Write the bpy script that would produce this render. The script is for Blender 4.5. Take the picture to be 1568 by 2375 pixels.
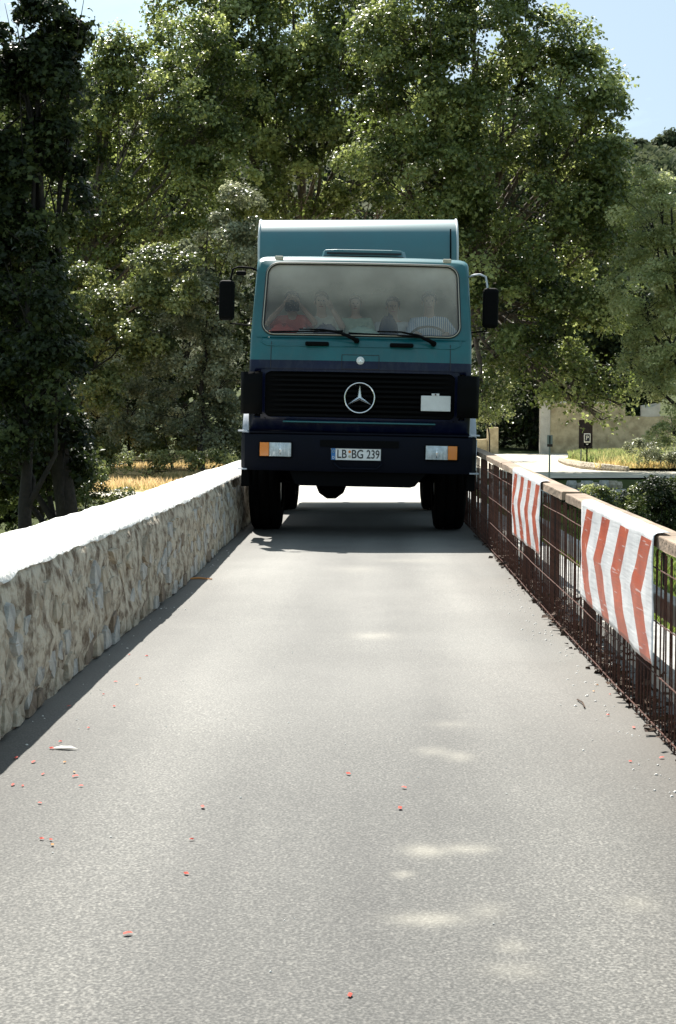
import bpy, bmesh, random
import numpy as np
from math import *
from mathutils import Vector, Matrix, noise

random.seed(7); RNG = np.random.default_rng(7)
S = bpy.context.scene
for o in list(bpy.data.objects): bpy.data.objects.remove(o)

# ------------------------------------------------------------------ camera, sky, sun, exposure
F, W, Hh = 3320.0, 1568.0, 2375.0            # focal length and picture size in the same unit
EYE = 1.24
PITCH, YAW = atan(212.5 / F), atan(68 / F)
cd = bpy.data.cameras.new('camera'); cam = bpy.data.objects.new('camera', cd); S.collection.objects.link(cam)
cam.location = (0, 0, EYE); cam.rotation_euler = (pi / 2 - PITCH, 0, YAW)
cd.sensor_fit = 'VERTICAL'; cd.sensor_height = 36; cd.sensor_width = 36; cd.lens = F / Hh * 36
cd.clip_start = 0.05; cd.clip_end = 3000
S.camera = cam
SUN = Vector((-0.24, 0.73, 1.0)).normalized()
wd = bpy.data.worlds.new("World"); S.world = wd; wd.use_nodes = True
nt = wd.node_tree; bg = nt.nodes['Background']
sky = nt.nodes.new('ShaderNodeTexSky'); sky.sky_type = 'NISHITA'; sky.sun_disc = False
sky.sun_elevation = asin(SUN.z); sky.sun_rotation = atan2(SUN.x, SUN.y)
sky.air_density = 1.0; sky.dust_density = 2.2; sky.ozone_density = 1.6
tc = nt.nodes.new('ShaderNodeTexCoord'); mp = nt.nodes.new('ShaderNodeMapping'); mp.inputs['Scale'].default_value = (1.0, 1.0, 3.2)
cn = nt.nodes.new('ShaderNodeTexNoise'); cn.inputs['Scale'].default_value = 3.3; cn.inputs['Detail'].default_value = 9; cn.inputs['Roughness'].default_value = .58
cr = nt.nodes.new('ShaderNodeValToRGB'); cr.color_ramp.elements[0].position = .54; cr.color_ramp.elements[1].position = .74
cr.color_ramp.elements[0].color = (.30, .30, .30, 1)
cm = nt.nodes.new('ShaderNodeMixRGB'); cm.inputs['Color2'].default_value = (9.0, 12.4, 13.6, 1)
nt.links.new(tc.outputs['Generated'], mp.inputs['Vector']); nt.links.new(mp.outputs[0], cn.inputs['Vector'])
nt.links.new(cn.outputs['Fac'], cr.inputs['Fac']); nt.links.new(cr.outputs['Color'], cm.inputs['Fac'])
nt.links.new(sky.outputs[0], cm.inputs['Color1']); nt.links.new(cm.outputs[0], bg.inputs['Color'])
bg.inputs['Strength'].default_value = 0.05
sl = bpy.data.lights.new('sun', 'SUN'); sl.energy = 5.0; sl.angle = radians(.5); sl.color = (1, .96, .89)
so = bpy.data.objects.new('sun', sl); S.collection.objects.link(so); so.rotation_euler = SUN.to_track_quat('Z', 'Y').to_euler()
so.location = (-20, 60, 80)
S.render.engine = 'CYCLES'
S.view_settings.view_transform = 'Standard'; S.view_settings.look = 'None'
S.view_settings.gamma = 1; S.view_settings.use_curve_mapping = False
S.view_settings.exposure = 1.12
S.cycles.max_bounces = 8; S.cycles.diffuse_bounces = 4; S.cycles.transmission_bounces = 6; S.cycles.transparent_max_bounces = 12

# ------------------------------------------------------------------ layout helpers
CR = cam.rotation_euler.to_matrix()
def ray(X, Y): return CR @ Vector((X - W / 2, -(Y - Hh / 2), -F))
def at(X, Y, d):                              # world point on the sight line at distance d down the road
    r = ray(X, Y); return r * (d / r.y) + Vector((0, 0, EYE))
def gnd(X, Y, z=0.0):
    r = ray(X, Y); return r * ((z - EYE) / r.z) + Vector((0, 0, EYE))

# ------------------------------------------------------------------ materials
def sock(n, *names):
    for k in names:
        if k in n.inputs: return n.inputs[k]
def mat(name, col, rough=.6, metal=0, spec=.5, var=0, scale=8, col2=None, bump=0, bscale=None, detail=6, coat=0, emit=None, lo=.35, hi=.65):
    m = bpy.data.materials.new(name); m.use_nodes = True; t = m.node_tree; b = t.nodes['Principled BSDF']
    b.inputs['Base Color'].default_value = (*col, 1); b.inputs['Roughness'].default_value = rough
    b.inputs['Metallic'].default_value = metal; sock(b, 'Specular IOR Level', 'Specular').default_value = spec
    if coat: sock(b, 'Coat Weight', 'Clearcoat').default_value = coat; sock(b, 'Coat Roughness', 'Clearcoat Roughness').default_value = .05
    if col2 is None and var: col2 = tuple(c * (1 - var) for c in col)
    tcn = t.nodes.new('ShaderNodeTexCoord')
    if col2 is not None:
        n = t.nodes.new('ShaderNodeTexNoise'); n.inputs['Scale'].default_value = scale; n.inputs['Detail'].default_value = detail; n.inputs['Roughness'].default_value = .65
        t.links.new(tcn.outputs['Object'], n.inputs['Vector'])
        r = t.nodes.new('ShaderNodeValToRGB'); r.color_ramp.elements[0].color = (*col2, 1); r.color_ramp.elements[1].color = (*col, 1)
        r.color_ramp.elements[0].position = lo; r.color_ramp.elements[1].position = hi
        t.links.new(n.outputs['Fac'], r.inputs['Fac']); t.links.new(r.outputs['Color'], b.inputs['Base Color'])
        m['ramp'] = r.name
    if bump:
        n2 = t.nodes.new('ShaderNodeTexNoise'); n2.inputs['Scale'].default_value = bscale or scale * 3; n2.inputs['Detail'].default_value = 8
        t.links.new(tcn.outputs['Object'], n2.inputs['Vector'])
        bp = t.nodes.new('ShaderNodeBump'); bp.inputs['Strength'].default_value = bump; bp.inputs['Distance'].default_value = .02
        t.links.new(n2.outputs['Fac'], bp.inputs['Height']); t.links.new(bp.outputs[0], b.inputs['Normal'])
    return m
def leafmat(name, dark, mid, light, trans=.4, rough=.38, spec=.5):
    m = bpy.data.materials.new(name); m.use_nodes = True; t = m.node_tree; b = t.nodes['Principled BSDF']
    a = t.nodes.new('ShaderNodeAttribute'); a.attribute_name = 'tint'
    r = t.nodes.new('ShaderNodeValToRGB'); r.color_ramp.elements[0].color = (*dark, 1); r.color_ramp.elements[1].color = (*light, 1)
    e = r.color_ramp.elements.new(.5); e.color = (*mid, 1)
    t.links.new(a.outputs['Fac'], r.inputs['Fac']); t.links.new(r.outputs[0], b.inputs['Base Color'])
    b.inputs['Roughness'].default_value = rough; sock(b, 'Specular IOR Level', 'Specular').default_value = spec
    tr = t.nodes.new('ShaderNodeBsdfTranslucent')
    hs = t.nodes.new('ShaderNodeHueSaturation'); hs.inputs['Value'].default_value = 2.2; hs.inputs['Saturation'].default_value = 1.05
    t.links.new(r.outputs[0], hs.inputs['Color']); t.links.new(hs.outputs[0], tr.inputs['Color'])
    mx = t.nodes.new('ShaderNodeMixShader'); mx.inputs[0].default_value = trans
    t.links.new(b.outputs[0], mx.inputs[1]); t.links.new(tr.outputs[0], mx.inputs[2])
    t.links.new(mx.outputs[0], t.nodes['Material Output'].inputs['Surface'])
    return m

# ------------------------------------------------------------------ mesh helpers
class MB:
    def __init__(s): s.v = []; s.f = []; s.mi = []; s.cur = 0
    def add(s, vs, fs):
        o = len(s.v); s.v += [tuple(p) for p in vs]
        for q in fs: s.f.append(tuple(i + o for i in q)); s.mi.append(s.cur)
        return s
    def box(s, x0, x1, y0, y1, z0, z1):
        return s.add([(x0,y0,z0),(x1,y0,z0),(x1,y1,z0),(x0,y1,z0),(x0,y0,z1),(x1,y0,z1),(x1,y1,z1),(x0,y1,z1)],
              [(0,3,2,1),(4,5,6,7),(0,1,5,4),(1,2,6,5),(2,3,7,6),(3,0,4,7)])
    def tube(s, pts, rs, n=8, cap=True):
        pts = [Vector(p) for p in pts]
        if not hasattr(rs, '__len__'): rs = [rs] * len(pts)
        o = []; up = None
        for i, p in enumerate(pts):
            d = (pts[min(i+1, len(pts)-1)] - pts[max(i-1, 0)]).normalized()
            if up is None: up = d.orthogonal().normalized()
            up = (up - d * up.dot(d)).normalized(); sd = d.cross(up)
            o += [p + (up * cos(2*pi*k/n) + sd * sin(2*pi*k/n)) * rs[i] for k in range(n)]
        fs = [(i*n+k, i*n+(k+1) % n, (i+1)*n+(k+1) % n, (i+1)*n+k) for i in range(len(pts)-1) for k in range(n)]
        if cap: fs += [tuple(range(n-1, -1, -1)), tuple((len(pts)-1)*n+k for k in range(n))]
        return s.add(o, fs)
    def lathe(s, prof, c=(0,0,0), axis='x', n=32, close=False):      # prof: (along, radius)
        o = []
        for a, r in prof:
            for k in range(n):
                t = 2*pi*k/n; u, w = r*cos(t), r*sin(t)
                p = {'x': (a, u, w), 'y': (u, a, w), 'z': (u, w, a)}[axis]
                o.append((p[0]+c[0], p[1]+c[1], p[2]+c[2]))
        fs = [(i*n+k, i*n+(k+1) % n, (i+1)*n+(k+1) % n, (i+1)*n+k) for i in range(len(prof)-1) for k in range(n)]
        if not close: fs += [tuple(range(n-1, -1, -1)), tuple((len(prof)-1)*n+k for k in range(n))]
        return s.add(o, fs)
    def prism(s, poly, y0, y1):                                      # poly in x,z
        n = len(poly)
        return s.add([(x, y0, z) for x, z in poly] + [(x, y1, z) for x, z in poly],
              [tuple(range(n)), tuple(range(2*n-1, n-1, -1))] + [(k, k+n, (k+1) % n + n, (k+1) % n) for k in range(n)])
    def grid(s, P, ni, nj):                                          # P(i,j)
        return s.add([P(i, j) for i in range(ni) for j in range(nj)],
              [(i*nj+j, (i+1)*nj+j, (i+1)*nj+j+1, i*nj+j+1) for i in range(ni-1) for j in range(nj-1)])
    def mesh(s, name, mats, smooth=False):
        me = bpy.data.meshes.new(name); me.from_pydata(s.v, [], s.f)
        for m in (mats if isinstance(mats, (list, tuple)) else [mats]): me.materials.append(m)
        if any(s.mi): me.polygons.foreach_set('material_index', s.mi)
        if smooth: me.polygons.foreach_set('use_smooth', [True] * len(me.polygons))
        bm = bmesh.new(); bm.from_mesh(me); bmesh.ops.recalc_face_normals(bm, faces=bm.faces); bm.to_mesh(me); bm.free()
        me.update(); return me
def link(name, me, parent=None, loc=(0,0,0), rot=(0,0,0)):
    o = bpy.data.objects.new(name, me); S.collection.objects.link(o); o.parent = parent
    o.location = loc; o.rotation_euler = rot; return o
def obj(name, mb, m, parent=None, smooth=False, bevel=0, loc=(0,0,0), rot=(0,0,0), auto=True):
    o = link(name, mb.mesh(name, m, smooth), parent, loc, rot)
    if bevel:
        b = o.modifiers.new('bevel', 'BEVEL'); b.width = bevel; b.segments = 2; b.limit_method = 'ANGLE'
    return o
def tag(o, label, cat=None, group=None, kind=None):
    if label: o['label'] = label
    if cat: o['category'] = cat
    if group: o['group'] = group
    if kind: o['kind'] = kind
    return o
def empty(name, loc, label, cat, group=None, rz=0):
    o = link(name, None, None, loc, (0, 0, rz)); return tag(o, label, cat, group)
def smooth_angle(o, deg=35):
    me = o.data
    me.polygons.foreach_set('use_smooth', [True]*len(me.polygons))
    try: me.set_sharp_from_angle(angle=radians(deg))
    except Exception: pass
    return o
def nz(x, y, z=0, oct=4): return noise.fractal(Vector((x, y, z)), 1.0, 2.0, oct)
def grid_np(xs, ys, zf):                                             # fast height sheet
    X, Y = np.meshgrid(xs, ys, indexing='ij'); Z = zf(X, Y)
    v = np.stack([X, Y, Z], -1).reshape(-1, 3); ni, nj = len(xs), len(ys)
    i, j = np.meshgrid(np.arange(ni-1), np.arange(nj-1), indexing='ij'); a = (i*nj + j).ravel()
    return v, np.stack([a, a+nj, a+nj+1, a+1], -1)
def np_mesh(name, v, f, m, smooth=True, attr=None):
    me = bpy.data.meshes.new(name); k = f.shape[1]
    me.vertices.add(len(v)); me.vertices.foreach_set('co', v.astype(np.float32).ravel())
    me.loops.add(f.size); me.loops.foreach_set('vertex_index', f.astype(np.int32).ravel())
    me.polygons.add(len(f)); me.polygons.foreach_set('loop_start', np.arange(0, f.size, k, dtype=np.int32))
    me.polygons.foreach_set('loop_total', np.full(len(f), k, dtype=np.int32))
    if attr is not None:
        for an, (dom, vals) in attr.items():
            at_ = me.attributes.new(an, 'FLOAT', dom); at_.data.foreach_set('value', vals.astype(np.float32).ravel())
    me.materials.append(m); me.update(calc_edges=True)
    me.polygons.foreach_set('use_smooth', [smooth]*len(f)); return me
def vnoise(X, Y, sc, seed=0):                                        # cheap numpy value noise
    r = np.random.default_rng(seed); T = r.random((256, 256)); x = X/sc; y = Y/sc
    xi = np.floor(x).astype(int); yi = np.floor(y).astype(int); fx = x-xi; fy = y-yi
    fx = fx*fx*(3-2*fx); fy = fy*fy*(3-2*fy)
    g = lambda a, b: T[a % 256, b % 256]
    return (g(xi, yi)*(1-fx)*(1-fy)+g(xi+1, yi)*fx*(1-fy)+g(xi, yi+1)*(1-fx)*fy+g(xi+1, yi+1)*fx*fy)
def fbm(X, Y, sc, seed=0, o=4): return sum(vnoise(X, Y, sc/2**k, seed+k)/2**k for k in range(o))/(2-2**(1-o))

def wallx(y): return -1.415 + .04*exp(-((y-11)/2.6)**2)
def fencex(y): return 1.145 + .035*max(0, min(1, (y-9)/6))
def railz(y): return .72 + .0125*y

# ------------------------------------------------------------------ ground, water side, road
LOT = -1.1
def sstep(a, b, x): t = np.clip((x-a)/(b-a), 0, 1); return t*t*(3-2*t)
def terr(X, Y):
    bed = -3.3 + .5*fbm(X, Y, 5, 3) - .25
    flat = LOT - .05 + 0*X
    rs = 11*sstep(1, 5, X); Yn = Y - rs + 1.0*(fbm(X, Y, 6, 9)-.5)*2; t = np.where(X > 3, .55*sstep(31, 45, Yn) + .45*sstep(45.4, 46.6, Y - rs - .08*(X-5)), sstep(29, 42, Yn))
    near = sstep(4, -9, Y)
    h = bed*(1-t) + flat*t
    h = h*(1-near) + near*(-.4)
    far = sstep(105, 190, Y); h = h + far*14*fbm(X, Y, 60, 20)
    side = sstep(26, 70, np.abs(X)); h = h + side*6*sstep(20, 60, Y)*fbm(X, Y, 40, 5)
    return h
xs = np.concatenate([np.linspace(-900, -60, 22), np.linspace(-56, 56, 113), np.linspace(60, 900, 22)])
ys = np.concatenate([np.linspace(-500, -20, 10), np.linspace(-18, 110, 129), np.linspace(115, 900, 30)])
v, f = grid_np(xs, ys, terr)
M_ground = mat('meadow_ground', (.085, .10, .035), .95, var=0, scale=.7, col2=(.035, .045, .018), bump=.8, bscale=9, spec=.1)
g = link('ground', np_mesh('ground', v, f, M_ground)); tag(g, None, kind='structure')
g['label'] = 'rough green and brown ground below and beyond the bridge'

def road_h(Y): return np.where(Y < 36, 0, LOT*sstep(36, 54, Y)) - 0.0
# asphalt deck: fine sheet with wear, pale patch and painted glare attributes
xs = np.linspace(-1.62, 1.75, 150); ys = np.concatenate([np.linspace(-6, 2.4, 60), np.linspace(2.45, 16, 500), np.linspace(16.2, 54, 90)])
v, f = grid_np(xs, ys, lambda X, Y: road_h(Y) + .006*(fbm(X, Y, .7, 2)-.5))
VX, VY = v[:, 0], v[:, 1]
pale_patch = np.zeros(len(v))  # soft paler patches at listed spots
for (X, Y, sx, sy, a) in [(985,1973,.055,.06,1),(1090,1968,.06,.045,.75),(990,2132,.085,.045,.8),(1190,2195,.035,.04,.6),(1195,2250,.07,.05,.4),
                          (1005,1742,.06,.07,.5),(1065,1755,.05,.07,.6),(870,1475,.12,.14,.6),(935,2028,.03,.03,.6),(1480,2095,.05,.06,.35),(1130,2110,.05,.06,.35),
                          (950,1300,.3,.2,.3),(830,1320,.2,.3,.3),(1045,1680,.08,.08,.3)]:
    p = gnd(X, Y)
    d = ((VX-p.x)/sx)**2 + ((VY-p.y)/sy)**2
    pale_patch += .36*a*np.exp(-d*1.1)*(.35+1.1*fbm(VX, VY, .05, 31))
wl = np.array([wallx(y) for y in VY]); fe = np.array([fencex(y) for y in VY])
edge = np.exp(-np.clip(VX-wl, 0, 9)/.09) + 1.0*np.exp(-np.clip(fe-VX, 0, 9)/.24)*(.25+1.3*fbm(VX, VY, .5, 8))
track = .45*fbm(VX*3.2, VY*.35, 1.0, 14) + .25*fbm(VX, VY, .9, 15) + .12*fbm(VX, VY, .22, 16) + .30*np.exp(-((VX+.78)/.27)**2) + .30*np.exp(-((VX-.62)/.24)**2) - .02
m = bpy.data.materials.new('worn_asphalt'); m.use_nodes = True; t = m.node_tree; b = t.nodes['Principled BSDF']; M_road = m
N = t.nodes.new; L = t.links.new
tcn = N('ShaderNodeTexCoord')
def ramp(fac, els):
    r = N('ShaderNodeValToRGB'); r.color_ramp.elements[0].position = els[0][0]; r.color_ramp.elements[0].color = (*els[0][1], 1)
    r.color_ramp.elements[1].position = els[-1][0]; r.color_ramp.elements[1].color = (*els[-1][1], 1)
    for p, c in els[1:-1]: e = r.color_ramp.elements.new(p); e.color = (*c, 1)
    L(fac, r.inputs['Fac']); return r.outputs['Color']
def mixc(fac, a, b_, mode='MIX'):
    x = N('ShaderNodeMixRGB'); x.blend_type = mode
    for s_, k in ((fac, 'Fac'), (a, 'Color1'), (b_, 'Color2')):
        if isinstance(s_, (int, float)): x.inputs[k].default_value = s_
        elif isinstance(s_, tuple): x.inputs[k].default_value = (*s_, 1)
        else: L(s_, x.inputs[k])
    return x.outputs[0]
n1 = N('ShaderNodeTexNoise'); n1.inputs['Scale'].default_value = 120; n1.inputs['Detail'].default_value = 4; L(tcn.outputs['Object'], n1.inputs['Vector'])
c1 = ramp(n1.outputs['Fac'], [(.34, (.018, .018, .016)), (.5, (.070, .069, .062)), (.66, (.20, .193, .175))])
vo = N('ShaderNodeTexVoronoi'); vo.inputs['Scale'].default_value = 130; L(tcn.outputs['Object'], vo.inputs['Vector'])
c2 = ramp(vo.outputs['Color'], [(0, (.034, .034, .031)), (.6, (.07, .069, .063)), (1, (.20, .19, .17))])
c = mixc(.5, c1, c2)
at_ = N('ShaderNodeAttribute'); at_.attribute_name = 'track'; c = mixc(1.0, c, ramp(at_.outputs['Fac'], [(.2, (.68, .68, .685)), (.85, (1.48, 1.475, 1.46))]), 'MULTIPLY')
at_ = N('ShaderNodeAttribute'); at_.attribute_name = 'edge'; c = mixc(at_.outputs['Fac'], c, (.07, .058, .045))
at_ = N('ShaderNodeAttribute'); at_.attribute_name = 'pale_patch'; c = mixc(at_.outputs['Fac'], c, (.56, .52, .42))
at_ = N('ShaderNodeAttribute'); at_.attribute_name = 'dust_glare'; c = mixc(at_.outputs['Fac'], c, (.56, .54, .49)); L(c, b.inputs['Base Color']); b.inputs['Roughness'].default_value = .8; sock(b, 'Specular IOR Level').default_value = .6
bp = N('ShaderNodeBump'); bp.inputs['Strength'].default_value = .3; bp.inputs['Distance'].default_value = .004
L(n1.outputs['Fac'], bp.inputs['Height']); L(bp.outputs[0], b.inputs['Normal'])
me = np_mesh('road', v, f, M_road, True, {'pale_patch': ('POINT', np.clip(pale_patch, 0, .85)), 'edge': ('POINT', np.clip(edge*.75, 0, .8)), 'track': ('POINT', track), 'dust_glare': ('POINT', .12*sstep(3.2, 8, VY)*(.3+1.4*fbm(VX, VY, 1.3, 44))*(.55+.9*track) + .8*sstep(19.4, 20.6, VY + .5*fbm(VX, VY, 1.5, 45)))})  # asphalt pales with distance: dust colour with bright sun glare painted in
rd = link('road', me); tag(rd, 'narrow worn grey asphalt road over the bridge', kind='structure')

M_dust = mat('pale_dirt', (.62, .57, .48), .95, scale=.8, col2=(.48, .43, .34), bump=.4, bscale=12, spec=.1)
def sheet(name, poly, zf, m, label, n=60, kind='structure', dz=0):
    xs_ = [p[0] for p in poly]; ys_ = [p[1] for p in poly]
    bm = bmesh.new(); vs = [bm.verts.new((p[0], p[1], 0)) for p in poly]; bm.faces.new(vs)
    for ax_, lo, hi in (((1,0,0), min(xs_), max(xs_)), ((0,1,0), min(ys_), max(ys_))):
        k = max(2, int((hi-lo)/1.0))
        for i in range(1, k):
            c0 = lo+(hi-lo)*i/k
            bmesh.ops.bisect_plane(bm, geom=bm.verts[:]+bm.edges[:]+bm.faces[:], plane_co=Vector(ax_)*c0, plane_no=Vector(ax_))
    for q in bm.verts: q.co.z = float(zf(np.array(q.co.x), np.array(q.co.y))) + dz
    bmesh.ops.recalc_face_normals(bm, faces=bm.faces)
    if bm.faces[:] and sum(fc.normal.z for fc in bm.faces) < 0: bmesh.ops.reverse_faces(bm, faces=bm.faces[:])
    me = bpy.data.meshes.new(name); bm.to_mesh(me); bm.free(); me.materials.append(m)
    return tag(link(name, me), label, kind=kind)
lotz = lambda X, Y: LOT + .02 + 0*X
sheet('dirt_yard', [(-2.6,50.5),(1.5,53.3),(3.2,57.2),(5,57.6),(14,58.5),(30,60),(30,99.6),(9,99.8),(9,125),(2,130),(-5,125),(-6,90),(-6.0,62),(-4.8,50),(-5.2,46.4),(-14,46.2),(-14,43.2),(-2.6,43)], lotz, M_dust, 'pale sunlit dirt yard beyond the end of the bridge')
sheet('access_road', [(-1.9,35.6),(1.75,35.6),(1.75,54.2),(-1.9,54.2)], lambda X, Y: road_h(Y), M_dust, 'pale dusty end of the road leading off the bridge', dz=.012)
M_dry = mat('dry_grass_ground', (.46, .34, .17), .95, scale=1.2, col2=(.25, .22, .08), bump=.8, bscale=14, spec=.1)
sheet('dry_verge', [(-30,46.3),(-14,46.4),(-5.3,46.5),(-4.9,50),(-6.1,62),(-8,80),(-10,100),(-30,100)], lotz, M_dry, 'dry straw coloured bank left of the road beyond the white parapet', dz=-.03)
M_isl = mat('island_grass_ground', (.25, .27, .09), .95, scale=.8, col2=(.34, .28, .13), spec=.1)
isl = [(10.6,68),(11.4,66.3),(14,65.8),(20,65.6),(27,67),(27,88),(18,89),(12.5,86),(10.8,79)]
def islz(X, Y): return LOT + .1 + .35*np.exp(-((X-17)/7)**2-((Y-77)/9)**2)
sheet('grass_island', isl, islz, M_isl, 'low grassy island in the pale yard beside the parking sign')

# bridge body under the deck
M_bstone = mat('bridge_masonry', (.34, .31, .25), .95, scale=3, col2=(.2, .18, .14), bump=1, bscale=8)
M_conc = mat('weathered_concrete', (.40, .39, .36), .9, scale=7, col2=(.24, .24, .23), bump=.6, bscale=40)
mb = MB().box(-1.98, 1.74, -8, 36, -.95, -.012)
for y0 in (-6, 3, 12, 21, 30): mb.box(-1.9, 1.66, y0, y0+1.6, -4, -.94)
mb.box(-1.9, 1.66, 36.0, 50, -3.5, -1.25)
tag(obj('bridge_body', mb, M_bstone), 'stone piers and deck body carrying the narrow road', kind='structure')
tag(obj('deck_kerb', MB().box(1.36, 1.72, -6, 36, -.01, .055), M_conc, bevel=.01), 'low concrete edge beam behind the rusty mesh', kind='structure')

# ------------------------------------------------------------------ left parapet of rubble stone
M_mortar = mat('rubble_mortar', (.53, .465, .36), .95, scale=10, col2=(.13, .09, .055), bump=1, bscale=30, detail=10, lo=.38, hi=.57)
M_lime = mat('limewashed_coping', (.78, .765, .72), .9, scale=3.5, col2=(.42, .405, .36), bump=.9, bscale=18, lo=.30, hi=.47)
stone_m = [mat('rubble_stone', (.54,.475,.37), .9, scale=9, col2=(.27,.22,.155), bump=.9, bscale=30),
           mat('grey_stone', (.50,.48,.43), .9, scale=8, col2=(.24,.235,.22), bump=.9, bscale=30),
           mat('pale_stone', (.52,.50,.46), .9, scale=8, col2=(.32,.30,.26), bump=.9, bscale=30),
           mat('ochre_stone', (.42,.35,.26), .9, scale=8, col2=(.24,.19,.13), bump=.9, bscale=30),
           mat('brown_stone', (.26,.20,.14), .9, scale=8, col2=(.15,.11,.08), bump=.9, bscale=30)]
wall = empty('parapet_wall', (wallx(9), 9, 0), 'low rubble stone parapet with whitewashed top along the left of the road', 'wall')
yw = np.concatenate([np.arange(-6, 3.5, .3), np.arange(3.5, 17, .045), np.arange(17, 45, .6)])
def corez(y): return float(road_h(np.array(y)))
prof = [(0, -.1), (0, .04), (.004, .12), (.006, .2), (.004, .28), (.002, .36), (0, .44), (-.006, .5), (-.012, .56), (-.028, .61), (-.06, .635)]
def PC(i, j):
    y = yw[i]; a, z = prof[j]; d = .03*nz(y*2.2, z*6, 1) + .014*nz(y*9, z*14, 3)
    return (wallx(y) + a + d*(1 if 0 < j else .4) - (.018 if j in (1,) else 0), y, z + corez(y))
mb = MB().grid(PC, len(yw), len(prof))
mb.grid(lambda i, j: (wallx(yw[i]) + (-.06, -.5, -.53, -.54)[j], yw[i], (.63, .63, .58, -1.4)[j] + corez(yw[i])), len(yw), 4)
smooth_angle(obj('wall_core', mb, M_mortar), 60).parent = wall
def edgez(y): return .606 + .02*nz(y*3.1, 4.2, 0) + .010*nz(y*13, 9.1, 0)
cp = [(.006, 0), (.004, .02), (-.02, None), (-.06, .652), (-.14, .668), (-.26, .674), (-.38, .668), (-.48, .65), (-.535, .615), (-.552, .55), (-.556, .45)]
def PT(i, j):
    y = yw[i]; a, z = cp[j]; e = edgez(y); wob = .012*nz(y*1.7, a*4, 5) + .006*nz(y*7, a*9, 6)
    if j == 0: z = e; a = -.035
    elif j == 1: z = e + .008; a = -.014 + .2*wob
    elif j == 2: z = max(e+.02, .634) + wob*.5
    else: z = z + wob
    return (wallx(y) + a + (.02*nz(y*.8, 3, a) if j > 6 else 0), y, z + corez(y))
smooth_angle(obj('coping', MB().grid(PT, len(yw), len(cp)), M_lime), 80).parent = wall
# rubble stones: clipped Voronoi cells, each its own part
def clip(poly, a, b_, c_):
    out = []
    for i in range(len(poly)):
        p, q = poly[i-1], poly[i]; dp, dq = a*p[0]+b_*p[1]-c_, a*q[0]+b_*q[1]-c_
        if (dp <= 0) != (dq <= 0):
            tt = dp/(dp-dq); out.append((p[0]+(q[0]-p[0])*tt, p[1]+(q[1]-p[1])*tt))
        if dq <= 0: out.append(q)
    return out
seeds = []
y = 4.6
while y < 15.6:
    z = .02; w = random.uniform(.14, .32)
    while z < .56:
        h = random.uniform(.055, .15)
        seeds.append((y + random.uniform(-.05, .05), z + h*.5 + random.uniform(-.02, .02))); z += h
    y += w
random.shuffle(seeds)
nstone = 0; extra = MB()
for k, (sy, sz) in enumerate(seeds):
    poly = [(sy-.28, max(-.005, sz-.16)), (sy+.28, max(-.005, sz-.16)), (sy+.28, min(.535, sz+.16)), (sy-.28, min(.535, sz+.16))]
    for (oy, oz) in seeds:
        if (oy, oz) != (sy, sz) and abs(oy-sy) < .6:
            a, b_ = oy-sy, oz-sz; c_ = (a*(oy+sy)+b_*(oz+sz))/2; poly = clip(poly, a, b_, c_)
            if len(poly) < 3: break
    if len(poly) < 3: continue
    if random.random() < .10 or (sz > .44 and random.random() < .5): continue        # smeared over with mortar
    cy = sum(p[0] for p in poly)/len(poly); cz = sum(p[1] for p in poly)/len(poly)
    pts = []
    for i in range(len(poly)):                                      # subdivide + round the outline
        p, q = poly[i], poly[(i+1) % len(poly)]; pts += [p, ((p[0]+q[0])/2, (p[1]+q[1])/2)]
    rr = np.mean([hypot(p[0]-cy, p[1]-cz) for p in pts])
    shr = random.uniform(.66, .90)
    out = []
    for (py, pz) in pts:
        r_ = hypot(py-cy, pz-cz); ang = atan2(pz-cz, py-cy); r2 = (r_*.74 + rr*.26)*shr*(1+random.uniform(-.10, .10)); r2 = min(r2, r_*.97)
        out.append((cy+cos(ang)*r2, cz+sin(ang)*r2))
    dep = random.uniform(-.002, .011) * (1.0 if cz < .42 else .6); n = len(out); mb = MB() 
    L1 = [(-.03, py-cy, pz-cz) for py, pz in out]
    L2 = [(dep-.001+random.uniform(-.003, .002), (py-cy)*.90, (pz-cz)*.90) for py, pz in out]
    L3 = [(dep+random.uniform(-.003, .004), (py-cy)*.55, (pz-cz)*.55) for py, pz in out]
    vs = L1+L2+L3+[(dep+random.uniform(-.003, .004), 0, 0)]
    fs = [(i, (i+1) % n, n+(i+1) % n, n+i) for i in range(n)] + [(n+i, n+(i+1) % n, 2*n+(i+1) % n, 2*n+i) for i in range(n)] + [(2*n+i, 2*n+(i+1) % n, 3*n) for i in range(n)]
    mb.add(vs, fs)
    mm = random.choices(stone_m, [7, 2.5, 3, 1.3, .5 if cz > .15 else 4])[0]
    o = smooth_angle(obj('stone', mb, mm, None), 28); o.parent = wall
    o.location = (wallx(cy) - wallx(9) + .004, cy-9, cz); nstone += 1
for o in wall.children:
    if o.name.startswith(('wall_core', 'coping')): o.location = (-wallx(9), -9, 0)
print('stones', nstone)

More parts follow.
